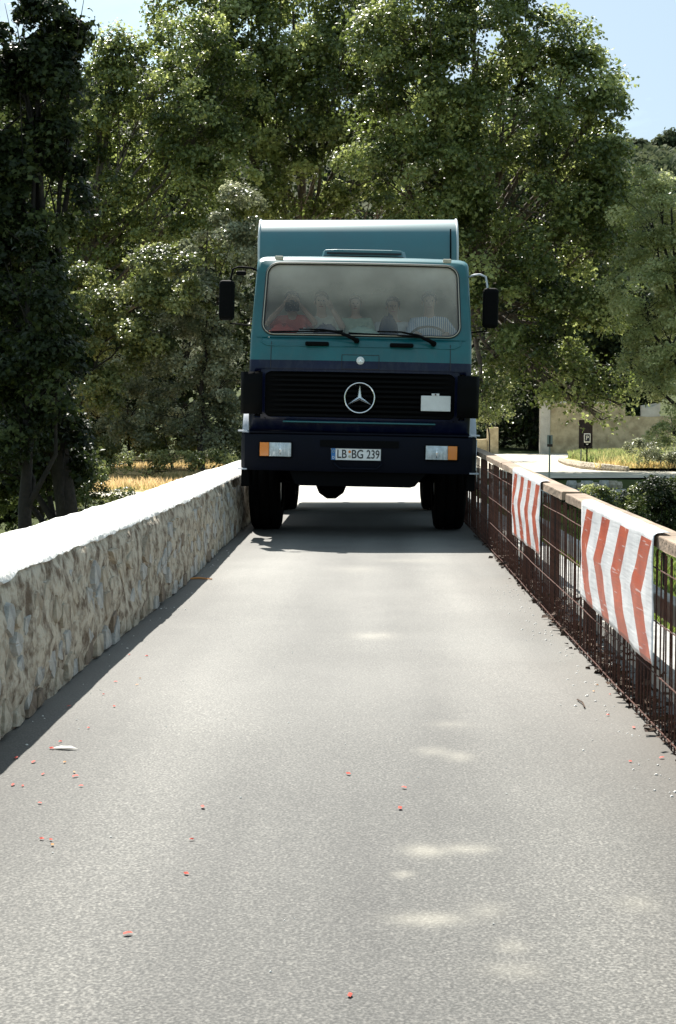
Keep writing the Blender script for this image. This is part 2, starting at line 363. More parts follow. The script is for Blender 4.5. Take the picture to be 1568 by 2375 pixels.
# ------------------------------------------------------------------ railing on the right
M_rust = mat('rusty_mesh_wire', (.125, .045, .026), .85, scale=30, col2=(.045, .018, .012), bump=.5)
M_post = mat('rusty_steel_post', (.075, .04, .03), .8, scale=14, col2=(.03, .02, .018), bump=.5)
M_wood = mat('sunbleached_rail', (.38, .28, .20), .85, scale=4, col2=(.20, .145, .10), bump=.7, bscale=25)
M_crail = mat('weathered_lower_rail', (.50, .47, .41), .9, scale=6, col2=(.3, .29, .27), bump=.6, bscale=30)
fence = empty('bridge_railing', (fencex(9), 9, 0), 'rusty wire mesh railing with bleached plank top rail along the right of the bridge', 'railing')
def fobj(name, mb, m, **k):
    o = obj(name, mb, m, **k); o.parent = fence; o.location = (-fencex(9), -9, 0); return o
def railbar(mb, x0, x1, zf, h, ya, yb, step=.5, wob=0):
    ysr = np.arange(ya, yb+.001, step)
    P = [(x0, -h), (x1, -h), (x1, 0), (x0, 0), (x0, -h)]
    mb.grid(lambda i, j: (fencex(ysr[i])+P[j][0]+wob*nz(ysr[i]*2, j, 1), ysr[i], zf(ysr[i])+P[j][1]+wob*nz(ysr[i]*2.3, 7, j % 4)), len(ysr), 5)
    mb.add([(fencex(e)+a, e, zf(e)+c_) for e in (ysr[0], ysr[-1]) for a, c_ in P[:4]], [(0,1,2,3), (7,6,5,4)])
for ya, yb in ((-4.2, 1.0), (1.006, 4.2), (4.206, 8.35), (8.356, 12.4), (12.406, 16.5), (16.506, 26), (26.006, 36)):
    mb = MB(); railbar(mb, -.010, .105, railz, .048, ya, yb, .25 if yb < 17 else 1.0, .005); fobj('top_rail', mb, M_wood, bevel=.006)
for zz in (.50, .19):
    for ya, yb in ((-4, 3.9), (3.906, 8.0), (8.006, 12.1), (12.106, 16.2), (16.206, 36)):
        mb = MB(); railbar(mb, .085, .155, lambda y, zz=zz: zz + .003*(y-6), .085, ya, yb, .25, .006); fobj('lower_rail', mb, M_crail, bevel=.006)
me_post = MB().box(.03, .085, -.03, .03, .002, .70).mesh('post', M_post)
y = 1.7
while y < 35:
    o = link('post', me_post, fence, (fencex(y)-fencex(9), y-9, 0)); o.scale = (1, 1, (railz(y)-.064)/.70); y += 1.5
me_bar = MB().tube([(0,0,-.02), (.0,0,.35), (0,0,.70)], .0034, 5).mesh('mesh_bar', M_rust)
y = 3.6; k = 0
while y < 18:
    o = link('mesh_bar', me_bar, fence, (fencex(y)-fencex(9)+random.uniform(-.004, .004), y-9, 0), (random.uniform(-.02, .02), random.uniform(-.01, .01), 0))
    o.scale = (1, 1, (railz(y)-.062)/.70); y += .062; k += 1
print('bars', k)
mb = MB()
for y in np.arange(-4, 3.6, .062): mb.tube([(fencex(y), y, -.02), (fencex(y), y, railz(y)-.06)], .0042, 4)
for y in np.arange(18, 36, .062): mb.tube([(fencex(y), y, -.02), (fencex(y), y, railz(y)-.06)], .0042, 4)
tag(fobj('mesh_bars', mb, M_rust), None, kind='stuff')
for hz in (.03, .23, .43, .63):
    mb = MB()
    for (ya, yb) in ((-4, 5.7), (5.72, 8.6), (8.62, 11.5), (11.52, 14.4), (14.42, 36)):
        q = [(fencex(y)-.007, y, hz*(railz(y)-.04)/.72 + .006*nz(y*1.2, hz*9, 0)) for y in np.linspace(ya, yb, 12)]
        mb.tube(q, .003, 5)
    fobj('mesh_wire', mb, M_rust)
# debris caught along the foot of the mesh
M_litter = mat('dead_leaf_litter', (.10, .06, .035), .95, scale=20, col2=(.03, .018, .015))
mb = MB()
for i in range(2200):
    y = random.uniform(4.4, 15.5); dx = abs(random.gauss(0, .019)); x = fencex(y) + .045 - dx*1.9 + random.uniform(0, .05); s = random.uniform(.008, .028); z = max(.004, random.expovariate(22) * (1 if dx < .04 else .3))
    r_ = Matrix.Rotation(random.uniform(0, 6.3), 3, 'Z') @ Matrix.Rotation(random.uniform(-1.2, 1.2), 3, 'X')
    mb.add([Vector((x, y, z+.003)) + r_ @ Vector(q) for q in ((-s, -s*.5, 0), (s, -s*.4, .003), (s*.8, s*.5, 0), (-s*.7, s*.6, .004))], [(0,1,2,3)])
tag(obj('leaf_litter', mb, M_litter), 'dark dead leaves and twigs caught along the foot of the rusty mesh', 'litter', kind='stuff')

# striped warning banners hung over the rail
m = bpy.data.materials.new('striped_plastic_sheet'); m.use_nodes = True; t = m.node_tree; b = t.nodes['Principled BSDF']; M_ban = m
N = t.nodes.new; L = t.links.new
def mth(op, a, b_=None, c_=None):
    x = N('ShaderNodeMath'); x.operation = op
    for i, s_ in enumerate((a, b_, c_)):
        if s_ is None: continue
        if isinstance(s_, (int, float)): x.inputs[i].default_value = s_
        else: L(s_, x.inputs[i])
    return x.outputs[0]
uv = N('ShaderNodeUVMap'); sp = N('ShaderNodeSeparateXYZ'); L(uv.outputs[0], sp.inputs[0]); U, V = sp.outputs[0], sp.outputs[1]
ph = mth('ADD', mth('MULTIPLY', U, 1/.49), mth('MULTIPLY', mth('ABSOLUTE', mth('SUBTRACT', V, .50)), -.95))
st = mth('LESS_THAN', mth('FRACT', mth('ADD', ph, 1.10)), .47)
st = mth('MULTIPLY', st, mth('LESS_THAN', V, .955)); st = mth('MULTIPLY', st, mth('GREATER_THAN', U, .02)); st = mth('MULTIPLY', st, mth('LESS_THAN', ph, 3.45))
tcn = N('ShaderNodeTexCoord'); wn = N('ShaderNodeTexNoise'); wn.inputs['Scale'].default_value = 7; wn.inputs['Detail'].default_value = 8; L(tcn.outputs['Object'], wn.inputs['Vector'])
mpn = N('ShaderNodeMapping'); mpn.inputs['Scale'].default_value = (1, 3, 45); mpn.inputs['Rotation'].default_value = (.6, 0, 0); L(tcn.outputs['Object'], mpn.inputs['Vector'])
sn = N('ShaderNodeTexNoise'); sn.inputs['Scale'].default_value = 1.6; sn.inputs['Detail'].default_value = 3; L(mpn.outputs[0], sn.inputs['Vector'])
scr = mth('MULTIPLY', mth('GREATER_THAN', sn.outputs['Fac'], .66), .45)
wear = mth('MAXIMUM', scr, mth('MULTIPLY', mth('GREATER_THAN', wn.outputs['Fac'], .68), .4))
red = ramp(wn.outputs['Fac'], [(.3, (.36, .048, .018)), (.7, (.54, .105, .04))])
wht = ramp(wn.outputs['Fac'], [(.3, (.62, .62, .63)), (.6, (.80, .80, .80))])
L(mixc(mth('MULTIPLY', st, mth('SUBTRACT', 1.0, wear)), wht, red), b.inputs['Base Color'])
b.inputs['Roughness'].default_value = .38
bp = N('ShaderNodeBump'); bp.inputs['Strength'].default_value = .2; bp.inputs['Distance'].default_value = .01; L(sn.outputs['Fac'], bp.inputs['Height']); L(bp.outputs[0], b.inputs['Normal'])
def banner(ya, yb, zb0, zb1, label, ph_):
    # hangs on the road side of the mesh, folded over the rail; ya is the near edge
    ny, nz_ = 60, 26; rows = []
    P = []; UV = []
    for i in range(ny):
        u = i/(ny-1); y = ya + (yb-ya)*u; zr = railz(y) + .004; zb = zb0+(zb1-zb0)*u; x0 = fencex(y) - .024
        for j in range(nz_+3):
            if j < nz_:
                q = j/(nz_-1); z = zb + (zr-.004-zb)*q; bulge = .006*sin(pi*q)*(.5+nz(y*1.3, q*1.5, ph_)) + .007*nz(y*4, q*3, ph_+3)*(1-q*.6)
                sag = .012*nz(y*2.1, 0, ph_+5)*(1-q)
                P.append((x0 - bulge, y + .02*(1-q)*nz(0, q*3, ph_), z + sag)); UV.append((abs(yb-y), q))
            else:
                k = j-nz_; P.append((fencex(y) + (-.014, .018, .040)[k], y, zr + (.006, .009, .007)[k] + .003*nz(y*6, k, ph_))); UV.append((abs(yb-y), 1.1))
    nj = nz_+3
    mb = MB().add(P, [(i*nj+j, (i+1)*nj+j, (i+1)*nj+j+1, i*nj+j+1) for i in range(ny-1) for j in range(nj-1)])
    me = mb.mesh('warning_banner', M_ban, True); ul = me.uv_layers.new(name='UVMap')
    for lp in me.loops: ul.data[lp.index].uv = UV[lp.vertex_index]
    o = link('warning_banner', me); sol = o.modifiers.new('thick', 'SOLIDIFY'); sol.thickness = .0015
    tag(o, label, 'banner', 'striped banners hung on the railing')
    return o
banner(5.60, 7.50, .275, .315, 'large red and white chevron banner on the railing nearest the viewer', 1.0)
banner(9.30, 11.20, .365, .355, 'smaller looking striped banner on the railing close to the truck', 9.0)
M_tape = mat('white_plastic_tie', (.8, .8, .8), .4)

# petals, pebbles and scraps on the road
M_petal = mat('red_petal', (.62, .07, .04), .7); M_peb = mat('white_pebble', (.75, .73, .68), .8); M_or = mat('orange_petal', (.60, .26, .08), .7)
def petal_mesh(m, nm): 
    return MB().add([(-.016,-.004,.002),(0,-.009,.007),(.017,-.003,.003),(.014,.006,.006),(-.002,.009,.001),(-.014,.006,.005),(0,0,.010)],
        [(0,1,6),(1,2,6),(2,3,6),(3,4,6),(4,5,6),(5,0,6)]).mesh(nm, m)
pm = petal_mesh(M_petal, 'red_petal'); po_ = petal_mesh(M_or, 'orange_petal')
redp = [(140,1722),(100,1798),(53,1825),(30,1823),(188,1825),(175,1803),(92,1865),(97,1948),(118,1950),(38,1760),(78,1770),(470,1874),(445,1949),(432,2029),(296,2169),(808,1797),(937,1829),(928,1877),(812,2312),(1415,1612),(1470,1690),(1535,1760),(1462,1768),(268,1583),(240,1612),(300,1520),(265,1640),(340,1523),(160,1640),(205,1690),(120,1738),(1410,1660)]
for X, Y in redp:
    p = gnd(X, Y); o = link('red_petal', pm, None, (p.x, p.y, .003), (0, 0, random.uniform(0, 6.3))); s = random.uniform(.4, .8); o.scale = (s, s, s)
    lab = ('small red petal in the scatter on the asphalt just beyond the parapet shadow' if X < 260 and Y > 1700 else 'small red petal lying on the asphalt near the foot of the railing' if X > 1300 else
         'small red petal on the far asphalt strip beside the stone parapet' if Y < 1700 else 'small red petal alone on the open middle of the asphalt')
    tag(o, lab, 'petal', {'j': 'red petals by the parapet shadow', 'r': 'red petals by the railing', 's': 'red petals on the far strip', 'm': 'red petals on the open asphalt'}['j' if X < 260 and Y > 1700 else 'r' if X > 1300 else 's' if Y < 1700 else 'm'])
for X, Y in [(172,1793),(150,1770),(1385,1590),(1377,1605),(318,1590),(325,1575),(122,1962)]:
    p = gnd(X, Y); o = link('orange_petal', po_, None, (p.x, p.y, .003), (0, 0, random.uniform(0, 6.3))); o.scale = (.5, .5, .5)
    tag(o, 'small orange yellow scrap lying on the grey asphalt', 'petal', 'orange scraps scattered on the road')
p = gnd(150, 1738)
tag(obj('feather', MB().add([(-.05,-.006,.001),(-.02,-.014,.006),(.02,-.012,.008),(.055,0,.002),(.02,.012,.010),(-.02,.012,.007)], [(0,1,2,3,4,5)]), M_peb, loc=(p.x, p.y, .003), rot=(0,0,-.2)), 'pale curled scrap at the edge of the parapet shadow', 'scrap')
p = gnd(460, 1345)
tag(obj('stick', MB().tube([(-.1,0,.008),(0,.01,.014),(.11,-.01,.008)], [.006,.009,.005], 6), M_or, loc=(p.x, p.y, .0)), 'short orange brown stick beside the stone parapet foot', 'stick')
p = gnd(1349, 1634)
tag(obj('twig', MB().tube([(0,-.09,.006),(.004,0,.010),(-.006,.09,.005)], .0035, 5), M_litter, loc=(p.x, p.y, .0)), 'thin dark twig lying on the road near the railing', 'twig')
mb = MB()
for i in range(420):
    if i % 2 and i < 150: continue
    elif i < 150: p = Vector((random.uniform(-1.3, 1.1), random.uniform(2.8, 9), 0))
    elif i < 270: y = random.uniform(4.5, 11); p = Vector((fencex(y)-.06-abs(random.gauss(0, .09)), y, 0))
    elif i > 310: continue
    else: y = random.uniform(4.8, 14); p = Vector((wallx(y)+.03+abs(random.gauss(0, .07)), y, 0))
    s = random.uniform(.0015, .005) if i < 150 else random.uniform(.002, .009); a = random.uniform(0, 3)
    q = [(cos(a+k*2*pi/5)*s, sin(a+k*2*pi/5)*s*.8) for k in range(5)]
    mb.add([(p.x+u, p.y+w_, .001) for u, w_ in q] + [(p.x+u*.5, p.y+w_*.5, .002+s*.35) for u, w_ in q], [(k, (k+1) % 5, 5+(k+1) % 5, 5+k) for k in range(5)]+[(5,6,7,8,9)])
tag(obj('road_grit', mb, M_peb), 'tiny pale pebbles and grit loose on the road', 'grit', kind='stuff')
# ------------------------------------------------------------------ the truck
def paint(name, col, col2):
    m = mat(name, col, .36, spec=.45, scale=2.6, col2=col2, coat=.3, detail=12, lo=.3, hi=.62)
    t = m.node_tree; b = t.nodes['Principled BSDF']; N = t.nodes.new; L = t.links.new; src = b.inputs['Base Color'].links[0].from_socket
    tcn = N('ShaderNodeTexCoord'); mp = N('ShaderNodeMapping'); mp.inputs['Scale'].default_value = (9, 9, 1.6); L(tcn.outputs['Object'], mp.inputs[0])
    n_ = N('ShaderNodeTexNoise'); n_.inputs['Scale'].default_value = 1.6; n_.inputs['Detail'].default_value = 12; n_.inputs['Roughness'].default_value = .75; L(mp.outputs[0], n_.inputs['Vector'])
    r = N('ShaderNodeMapRange'); r.inputs['From Min'].default_value = .48; r.inputs['From Max'].default_value = .80; r.inputs['To Max'].default_value = .22; L(n_.outputs['Fac'], r.inputs['Value'])
    x = N('ShaderNodeMixRGB'); x.inputs['Color2'].default_value = (.12, .13, .12, 1); L(r.outputs[0], x.inputs['Fac']); L(src, x.inputs['Color1']); L(x.outputs[0], b.inputs['Base Color'])
    return m
M_teal = paint('teal_paint', (.003, .112, .122), (.008, .085, .094))
M_lower = paint('navy_paint_and_reflection', (.003, .006, .030), (.003, .005, .020)); M_lower.node_tree.nodes['Principled BSDF'].inputs['Coat Weight'].default_value = .12; M_lower.node_tree.nodes['Principled BSDF'].inputs['Specular IOR Level'].default_value = .25  # navy lower cab: dark reflection put into the paint colour
M_box = mat('camper_shell_paint', (.014, .135, .155), .42, spec=1.0, scale=1.5, col2=(.022, .118, .136), coat=0)
M_navy = mat('dark_blue_steel', (.003, .004, .010), .65, spec=.12, scale=5, col2=(.003, .004, .008))
M_blk = mat('black_plastic', (.003, .003, .0035), .75, spec=.08, scale=20, col2=(.003, .003, .003))
M_rub = mat('tyre_rubber', (.004, .004, .004), .95, spec=.05, scale=20, col2=(.006, .005, .005), bump=.3)
M_seal = mat('window_rubber', (.02, .016, .018), .6)
M_chr = mat('bright_chrome', (.75, .77, .78), .18, metal=1)
M_grey = mat('grey_fender', (.52, .55, .60), .45, scale=6, col2=(.42, .44, .48))
M_white = mat('white_enamel', (.78, .78, .76), .5, scale=9, col2=(.68, .68, .66))
M_amber = mat('amber_lens', (.75, .22, .02), .25, coat=.6)
M_lens = mat('ribbed_lamp_glass', (.60, .66, .68), .15, spec=.8, scale=26, col2=(.38, .43, .45), coat=1)
M_int = mat('beige_cab_lining', (.62, .56, .46), .9, scale=5, col2=(.52, .47, .38))
M_dash = mat('dark_dashboard', (.05, .05, .05), .7)
M_seat = mat('blue_grey_upholstery', (.07, .08, .12), .9, scale=30, col2=(.04, .05, .08))
M_plate = mat('plate_white', (.82, .82, .80), .4); M_eu = mat('plate_blue', (.02, .16, .42), .4)
M_ink = mat('black_lettering', (.012, .012, .012), .5)
M_clip = mat('stone_grey_clip', (.50, .46, .36), .6)
TX, TY = -.113, 15.0
ROLL = radians(1.2)
truck = empty('truck', (TX, TY, 0), 'teal cab-over truck with camper box filling the narrow bridge, facing the viewer', 'truck')
truck.rotation_euler = (0, ROLL, 0)
def T(name, mb, m, parent=truck, **k): return obj(name, mb, m, parent, **k)
# front skin of the cab
YP = [(1.10, .13), (1.20, .09), (1.30, .06), (1.78, .06), (1.86, .085), (2.04, .14), (2.10, .16), (2.90, .50), (2.96, .56), (3.0, .64), (3.03, .76), (3.045, .95)]
def yp(z):
    for (a, p), (b_, q) in zip(YP, YP[1:]):
        if z <= b_: return p + (q-p)*max(0, (z-a)/(b_-a))
    return YP[-1][1]
def hw(z): return 1.175 if z < 2.1 else 1.175 - .03*(z-2.1)/.8 if z < 2.9 else 1.145
def bow(f_): return .10*abs(f_)**3.2
ZB, ZT, XF = 2.115, 2.93, .982                      # windscreen opening
fr = [-1, -.992, -XF, -.8, -.6, -.3, 0, .3, .6, .8, XF, .992, 1]
rc = .055
def ring(z, inset=0, yb=2.02):
    w = hw(z) - inset; P = []
    for f_ in fr: P.append((f_*(w-rc), yp(z) + bow(f_) + inset, z))
    y1 = yp(z) + bow(1) + inset + rc
    for k in range(1, 5): a = k/4*pi/2; P.append((w-rc+rc*sin(a), y1-rc*cos(a), z))
    for k in range(1, 6): P.append((w, y1 + (yb-y1)*k/5, z))
    for k in range(1, 8): P.append((w - 2*w*k/8, yb, z))
    for k in range(0, 5): P.append((-w, yb + (y1-yb)*k/5, z))
    for k in range(0, 4): a = pi/2*(1-k/4); P.append((-w+rc-rc*sin(a), y1-rc*cos(a), z))
    return P
zs = [1.10, 1.14, 1.24, 1.26, 1.74, 1.78, 1.86, 1.95, 2.04, ZB, 2.2, 2.4, 2.65, 2.84, ZT]
mb = MB(); rings = [ring(z) for z in zs]
for z, ins in ((2.965, .012), (2.995, .035), (3.02, .075), (3.04, .14), (3.05, .3)): rings.append(ring(z, ins, 2.02))
n = len(rings[0]); nf = len(fr)
sideA = (nf-1+4, nf-1+4+5)                          # side face index ranges (right side)
vs = [p for r_ in rings for p in r_]; fs = []
for i in range(len(rings)-1):
    for k in range(n):
        k2 = (k+1) % n
        zlo, zhi = rings[i][0][2], rings[i+1][0][2]
        if zlo >= ZB-.001 and zhi <= ZT+.001 and 2 <= k < nf-3: continue                 # windscreen
        yk = (rings[i][k][1]+rings[i][k2][1])/2; xk = (rings[i][k][0]+rings[i][k2][0])/2
        if 2.19 < (zlo+zhi)/2 < 2.84 and abs(xk) > 1.10 and yp(2.6)+.1+rc+.1 < yk < 1.7: continue   # door windows
        if 1.26 <= zlo and zhi <= 1.745 and 1 <= k < nf-2: continue                       # grille opening
        fs.append((i*n+k, i*n+k2, (i+1)*n+k2, (i+1)*n+k))
fs.append(tuple((len(rings)-1)*n+k for k in range(n)))
mb.add(vs, fs)
cab = T('cab_body', mb, [M_teal]); smooth_angle(cab, 40)
s_ = cab.modifiers.new('shell', 'SOLIDIFY'); s_.thickness = .03; s_.offset = -1; s_.use_even_offset = False
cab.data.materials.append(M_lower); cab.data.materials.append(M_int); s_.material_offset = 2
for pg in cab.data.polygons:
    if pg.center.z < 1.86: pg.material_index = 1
# floor, lining
T('cab_floor', MB().box(-1.1, 1.1, .25, 1.95, 1.24, 1.28), M_dash)
T('cab_lining', MB().box(-1.1, 1.1, 1.93, 1.96, 1.3, 2.9), M_int)
# windscreen pieces follow P(u,v)
def WP(u, v, off=0):
    z = ZB + (ZT-ZB)*v; w = (hw(z)-rc)
    return (u*XF*w, yp(z) + bow(u*XF) - off, z)
def rrect(r, a=1.0, nc=6):
    pts = []
    asp = (XF*1.12)/((ZT-ZB)/2*1.08)
    for cx_, cy_, a0 in ((1, 1, 0), (-1, 1, 1), (-1, -1, 2), (1, -1, 3)):
        for k in range(nc+1):
            t_ = a0*pi/2 + k/nc*pi/2
            pts.append((cx_*(a-r/asp) + cos(t_)*r/asp, cy_*(a-r) + sin(t_)*r))
    return pts
rr_ = rrect(.30, .955)
def dens(pts, m_=6):
    out = []
    for i in range(len(pts)):
        p, q = pts[i], pts[(i+1) % len(pts)]; k = m_*3 if hypot(p[0]-q[0], p[1]-q[1]) > .5 else 1
        out += [(p[0]+(q[0]-p[0])*j/k, p[1]+(q[1]-p[1])*j/k) for j in range(k)]
    return out
rd_ = dens(rr_)
def sq(p):
    m_ = max(abs(p[0]), abs(p[1])); return (p[0]/m_*1.03, p[1]/m_*1.03)
mb = MB(); nn = len(rd_)
inn = [WP(u, (v_+1)/2, .004) for u, v_ in rd_]; outp = [WP(*(lambda q: (q[0], (q[1]+1)/2))(sq(p)), .004) for p in rd_]
mb.add(inn+outp, [(k, (k+1) % nn, nn+(k+1) % nn, nn+k) for k in range(nn)])
T('windscreen_surround', mb, M_teal, smooth=True)
mb = MB(); seal_pts = [Vector(WP(u, (v_+1)/2, .008)) for u, v_ in rd_]
mb.tube(seal_pts + [seal_pts[0]], .017, 6, False); T('windscreen_seal', mb, M_seal, smooth=True)
mb = MB(); mb.tube([p + Vector((0, -.015, 0)) for p in seal_pts] + [seal_pts[0] + Vector((0, -.015, 0))], .0045, 5, False)
T('seal_trim', mb, M_clip, smooth=True)
# dusty glass; bright reflections painted into its pale diffuse layer
m = bpy.data.materials.new('glass_dust_and_reflection'); m.use_nodes = True; t = m.node_tree; t.nodes.remove(t.nodes['Principled BSDF']); M_glass = m
N = t.nodes.new; L = t.links.new
tr = N('ShaderNodeBsdfTransparent'); tr.inputs[0].default_value = (.86, .88, .86, 1)
df = N('ShaderNodeBsdfDiffuse'); df.inputs[0].default_value = (.84, .74, .60, 1)
gl = N('ShaderNodeBsdfGlossy'); gl.inputs['Roughness'].default_value = .02
tcn = N('ShaderNodeTexCoord'); nn1 = N('ShaderNodeTexNoise'); nn1.inputs['Scale'].default_value = 2.2; nn1.inputs['Detail'].default_value = 5; L(tcn.outputs['Object'], nn1.inputs['Vector'])
r_ = N('ShaderNodeMapRange'); r_.inputs['From Min'].default_value = .35; r_.inputs['From Max'].default_value = .7; r_.inputs['To Min'].default_value = .05; r_.inputs['To Max'].default_value = .22; L(nn1.outputs['Fac'], r_.inputs['Value'])
sx_ = N('ShaderNodeSeparateXYZ'); L(tcn.outputs['Object'], sx_.inputs[0])
r2 = N('ShaderNodeMapRange'); r2.inputs['From Min'].default_value = 2.45; r2.inputs['From Max'].default_value = 2.85; r2.inputs['To Max'].default_value = .34; L(sx_.outputs[2], r2.inputs['Value'])  # paler towards the top, a painted reflection
ad_ = N('ShaderNodeMath'); ad_.operation = 'ADD'; L(r_.outputs[0], ad_.inputs[0]); L(r2.outputs[0], ad_.inputs[1])
r3 = N('ShaderNodeMapRange'); r3.inputs['From Min'].default_value = .35; r3.inputs['From Max'].default_value = .75; r3.inputs['To Max'].default_value = .35; L(sx_.outputs[0], r3.inputs['Value'])  # paler to the right, a painted sky reflection
ml_ = N('ShaderNodeMath'); ml_.operation = 'MULTIPLY_ADD'; L(r3.outputs[0], ml_.inputs[0]); L(r_.outputs[0], ml_.inputs[1]); L(ad_.outputs[0], ml_.inputs[2])
m1 = N('ShaderNodeMixShader'); L(ml_.outputs[0], m1.inputs[0]); L(tr.outputs[0], m1.inputs[1]); L(df.outputs[0], m1.inputs[2])
fn = N('ShaderNodeFresnel'); fn.inputs[0].default_value = 1.55
m2 = N('ShaderNodeMixShader'); L(fn.outputs[0], m2.inputs[0]); L(m1.outputs[0], m2.inputs[1]); L(gl.outputs[0], m2.inputs[2]); L(m2.outputs[0], t.nodes['Material Output'].inputs['Surface'])
mb = MB(); gu, gv = 24, 12
ctr = (0, 0); rings_ = 10
vs = [WP(0, .5, -.006)]; fs = []
for k in range(1, rings_+1):
    vs += [WP(u*k/rings_, (v_*k/rings_+1)/2, -.006) for u, v_ in rd_]
for j in range(nn): fs.append((0, 1+j, 1+(j+1) % nn))
for k in range(1, rings_):
    for j in range(nn): a = 1+(k-1)*nn; fs.append((a+j, a+(j+1) % nn, a+nn+(j+1) % nn, a+nn+j))
T('windscreen', MB().add(vs, fs), M_glass, smooth=True)
# door windows, doors lines
for s in (-1, 1):
    x = s*1.155
    T('side_window', MB().add([(x, .75, 2.2), (x, 1.72, 2.2), (s*1.135, 1.72, 2.84), (s*1.135, .8, 2.84)], [(0, 1, 2, 3)]), M_glass)
    T('door_seam', MB().tube([(s*1.178, .62, 1.2), (s*1.178, .62, 2.1), (s*1.15, .72, 2.9)], .004, 4).tube([(s*1.178, 1.8, 1.2), (s*1.178, 1.8, 2.1), (s*1.15, 1.8, 2.9)], .004, 4), M_seal)
    T('door_handle', MB().box(s*1.178-.012, s*1.178+.012, 1.55, 1.72, 1.78, 1.83), M_blk, bevel=.006)
# seams and pressed lip under the windscreen
def fy(x, z, off=.003): return yp(z) + bow(x/(hw(z)-rc)) - off
def fline(name, pts, r, m_, parent=truck):
    q = []
    for (x0, z0), (x1, z1) in zip(pts, pts[1:]):
        q += [(x0+(x1-x0)*k/6, fy(x0+(x1-x0)*k/6, z0+(z1-z0)*k/6, .001), z0+(z1-z0)*k/6) for k in range(6)]
    q.append((pts[-1][0], fy(*pts[-1], .001), pts[-1][1])); return T(name, MB().tube(q, r, 4), m_, parent)
for s in (-1, 1): fline('panel_seam', [(s*.945, 2.055), (s*.945, 1.78)], .004, M_seal)
fline('panel_lip', [(-1.06, 2.12), (-1.05, 2.045), (-.99, 2.015), (-.9, 2.01), (.9, 2.01), (.99, 2.015), (1.05, 2.045), (1.06, 2.12)], .007, M_teal)
fline('hatch_seam', [(-.195, 1.925), (.195, 1.925), (.195, 1.775), (-.195, 1.775), (-.195, 1.925)], .0035, M_seal)
e = T('bonnet_emblem', MB().lathe([(0, .042), (-.012, .042), (-.018, .034), (-.018, .0001)], (0, fy(0, 1.865), 1.865), 'y', 24), M_white, smooth=True)
T('emblem_star', MB().prism([(0+cos(a)*rr0, 1.865+sin(a)*rr0) for k in range(6) for a, rr0 in [(pi/2+k*pi/3, .034 if k % 2 == 0 else .006)]], fy(0, 1.865)-.022, fy(0, 1.865)-.016), M_chr, e)
for x in (-.46, .43):
    z = 2.035; y_ = fy(x, z)
    T('grab_handle', MB().box(x-.125, x+.125, y_-.045, y_+.005, z-.022, z+.022), M_blk, bevel=.015)
# wipers
for xp, zp, xa, za, b0, b1 in ((-.045, 2.075, -.40, 2.165, (-.98, 2.155), (-.19, 2.175)), (.765, 2.06, .42, 2.155, (-.13, 2.155), (.64, 2.13))):
    wp = T('wiper', MB().tube([(xp, fy(xp, zp, .045), zp), (xp-.05, fy(xp-.05, zp+.02, .06), zp+.03), ((xp+xa)/2, fy((xp+xa)/2, (zp+za)/2+.01, .055), (zp+za)/2+.035), (xa, fy(xa, za, .045), za+.02), (xa-.25, fy(xa-.25, za, .04), za+.022)], [.024, .021, .014, .009, .007], 8), M_blk, smooth=True)
    T('wiper_pivot', MB().lathe([(0, .03), (-.05, .03), (-.06, .02)], (xp, fy(xp, zp, .0), zp), 'y', 14), M_blk, wp)
    mbw = MB(); q = [(b0[0]+(b1[0]-b0[0])*k/10, 0, b0[1]+(b1[1]-b0[1])*k/10) for k in range(11)]
    mbw.tube([(x, fy(x, z, .022), z) for x, _, z in q], .009, 6); T('wiper_blade', mbw, M_blk, wp)
# grille
T('grille_back', MB().box(-1.0, 1.0, .14, .17, 1.24, 1.76), M_blk)
for k in range(9):
    z = 1.285 + k*.052
    q = [(x, fy(x, 1.5, -.012), z) for x in np.linspace(-.985, .985, 13)]
    mb = MB(); mb.grid(lambda i, j: (q[i][0], q[i][1] + (0, 0, .03, .03, 0)[j], z + (-.012, .012, .018, -.006, -.012)[j]), 13, 5)
    T('grille_slat', mb, M_blk)
# rounded surround of the grille
gp = rrect(.22, 1.0); gp = [(u*1.0, 1.5+v_*.243) for u, v_ in gp]
def gsq(p):
    u, v_ = p[0]/1.0, (p[1]-1.5)/.243; m_ = max(abs(u), abs(v_)); return (u/m_*1.045, 1.5+v_/m_*.262)
gd = dens(gp, 8); nn2 = len(gd)
mb = MB().add([(x, fy(x, z, .003), z) for x, z in gd] + [(x, fy(x, z, .003), z) for x, z in map(gsq, gd)] + [(x, fy(x, z, -.05), z) for x, z in gd],
   [(k, (k+1) % nn2, nn2+(k+1) % nn2, nn2+k) for k in range(nn2)] + [(k, (k+1) % nn2, 2*nn2+(k+1) % nn2, 2*nn2+k) for k in range(nn2)])
T('grille_surround', mb, M_lower)
y_ = fy(0, 1.47) - .01
em = T('star_emblem', MB().lathe([(-.012, .150), (-.02, .157), (-.012, .164), (0, .164), (0, .150), (-.012, .150)], (0, y_, 1.475), 'y', 48, True), M_chr, smooth=True)
mb = MB()
for k in range(3):
    a = pi/2 + k*2*pi/3; c_, s2 = cos(a), sin(a); cz = 1.475
    tip = (c_*.153, y_-.004, cz+s2*.153); L_ = (cos(a+pi/3)*.021, y_-.004, cz+sin(a+pi/3)*.021); R_ = (cos(a-pi/3)*.021, y_-.004, cz+sin(a-pi/3)*.021)
    mb.add([(0, y_-.022, cz), L_, tip, R_, (0, y_+.004, cz)], [(0, 1, 2), (0, 2, 3), (4, 2, 1), (4, 3, 2)])
T('star', mb, M_chr, em)
bx_, bz = .80, 1.435; y_ = fy(bx_, bz) - .012
bd = T('white_board', MB().box(bx_-.155, bx_+.155, y_-.012, y_, bz-.083, bz+.078), M_white, bevel=.004)
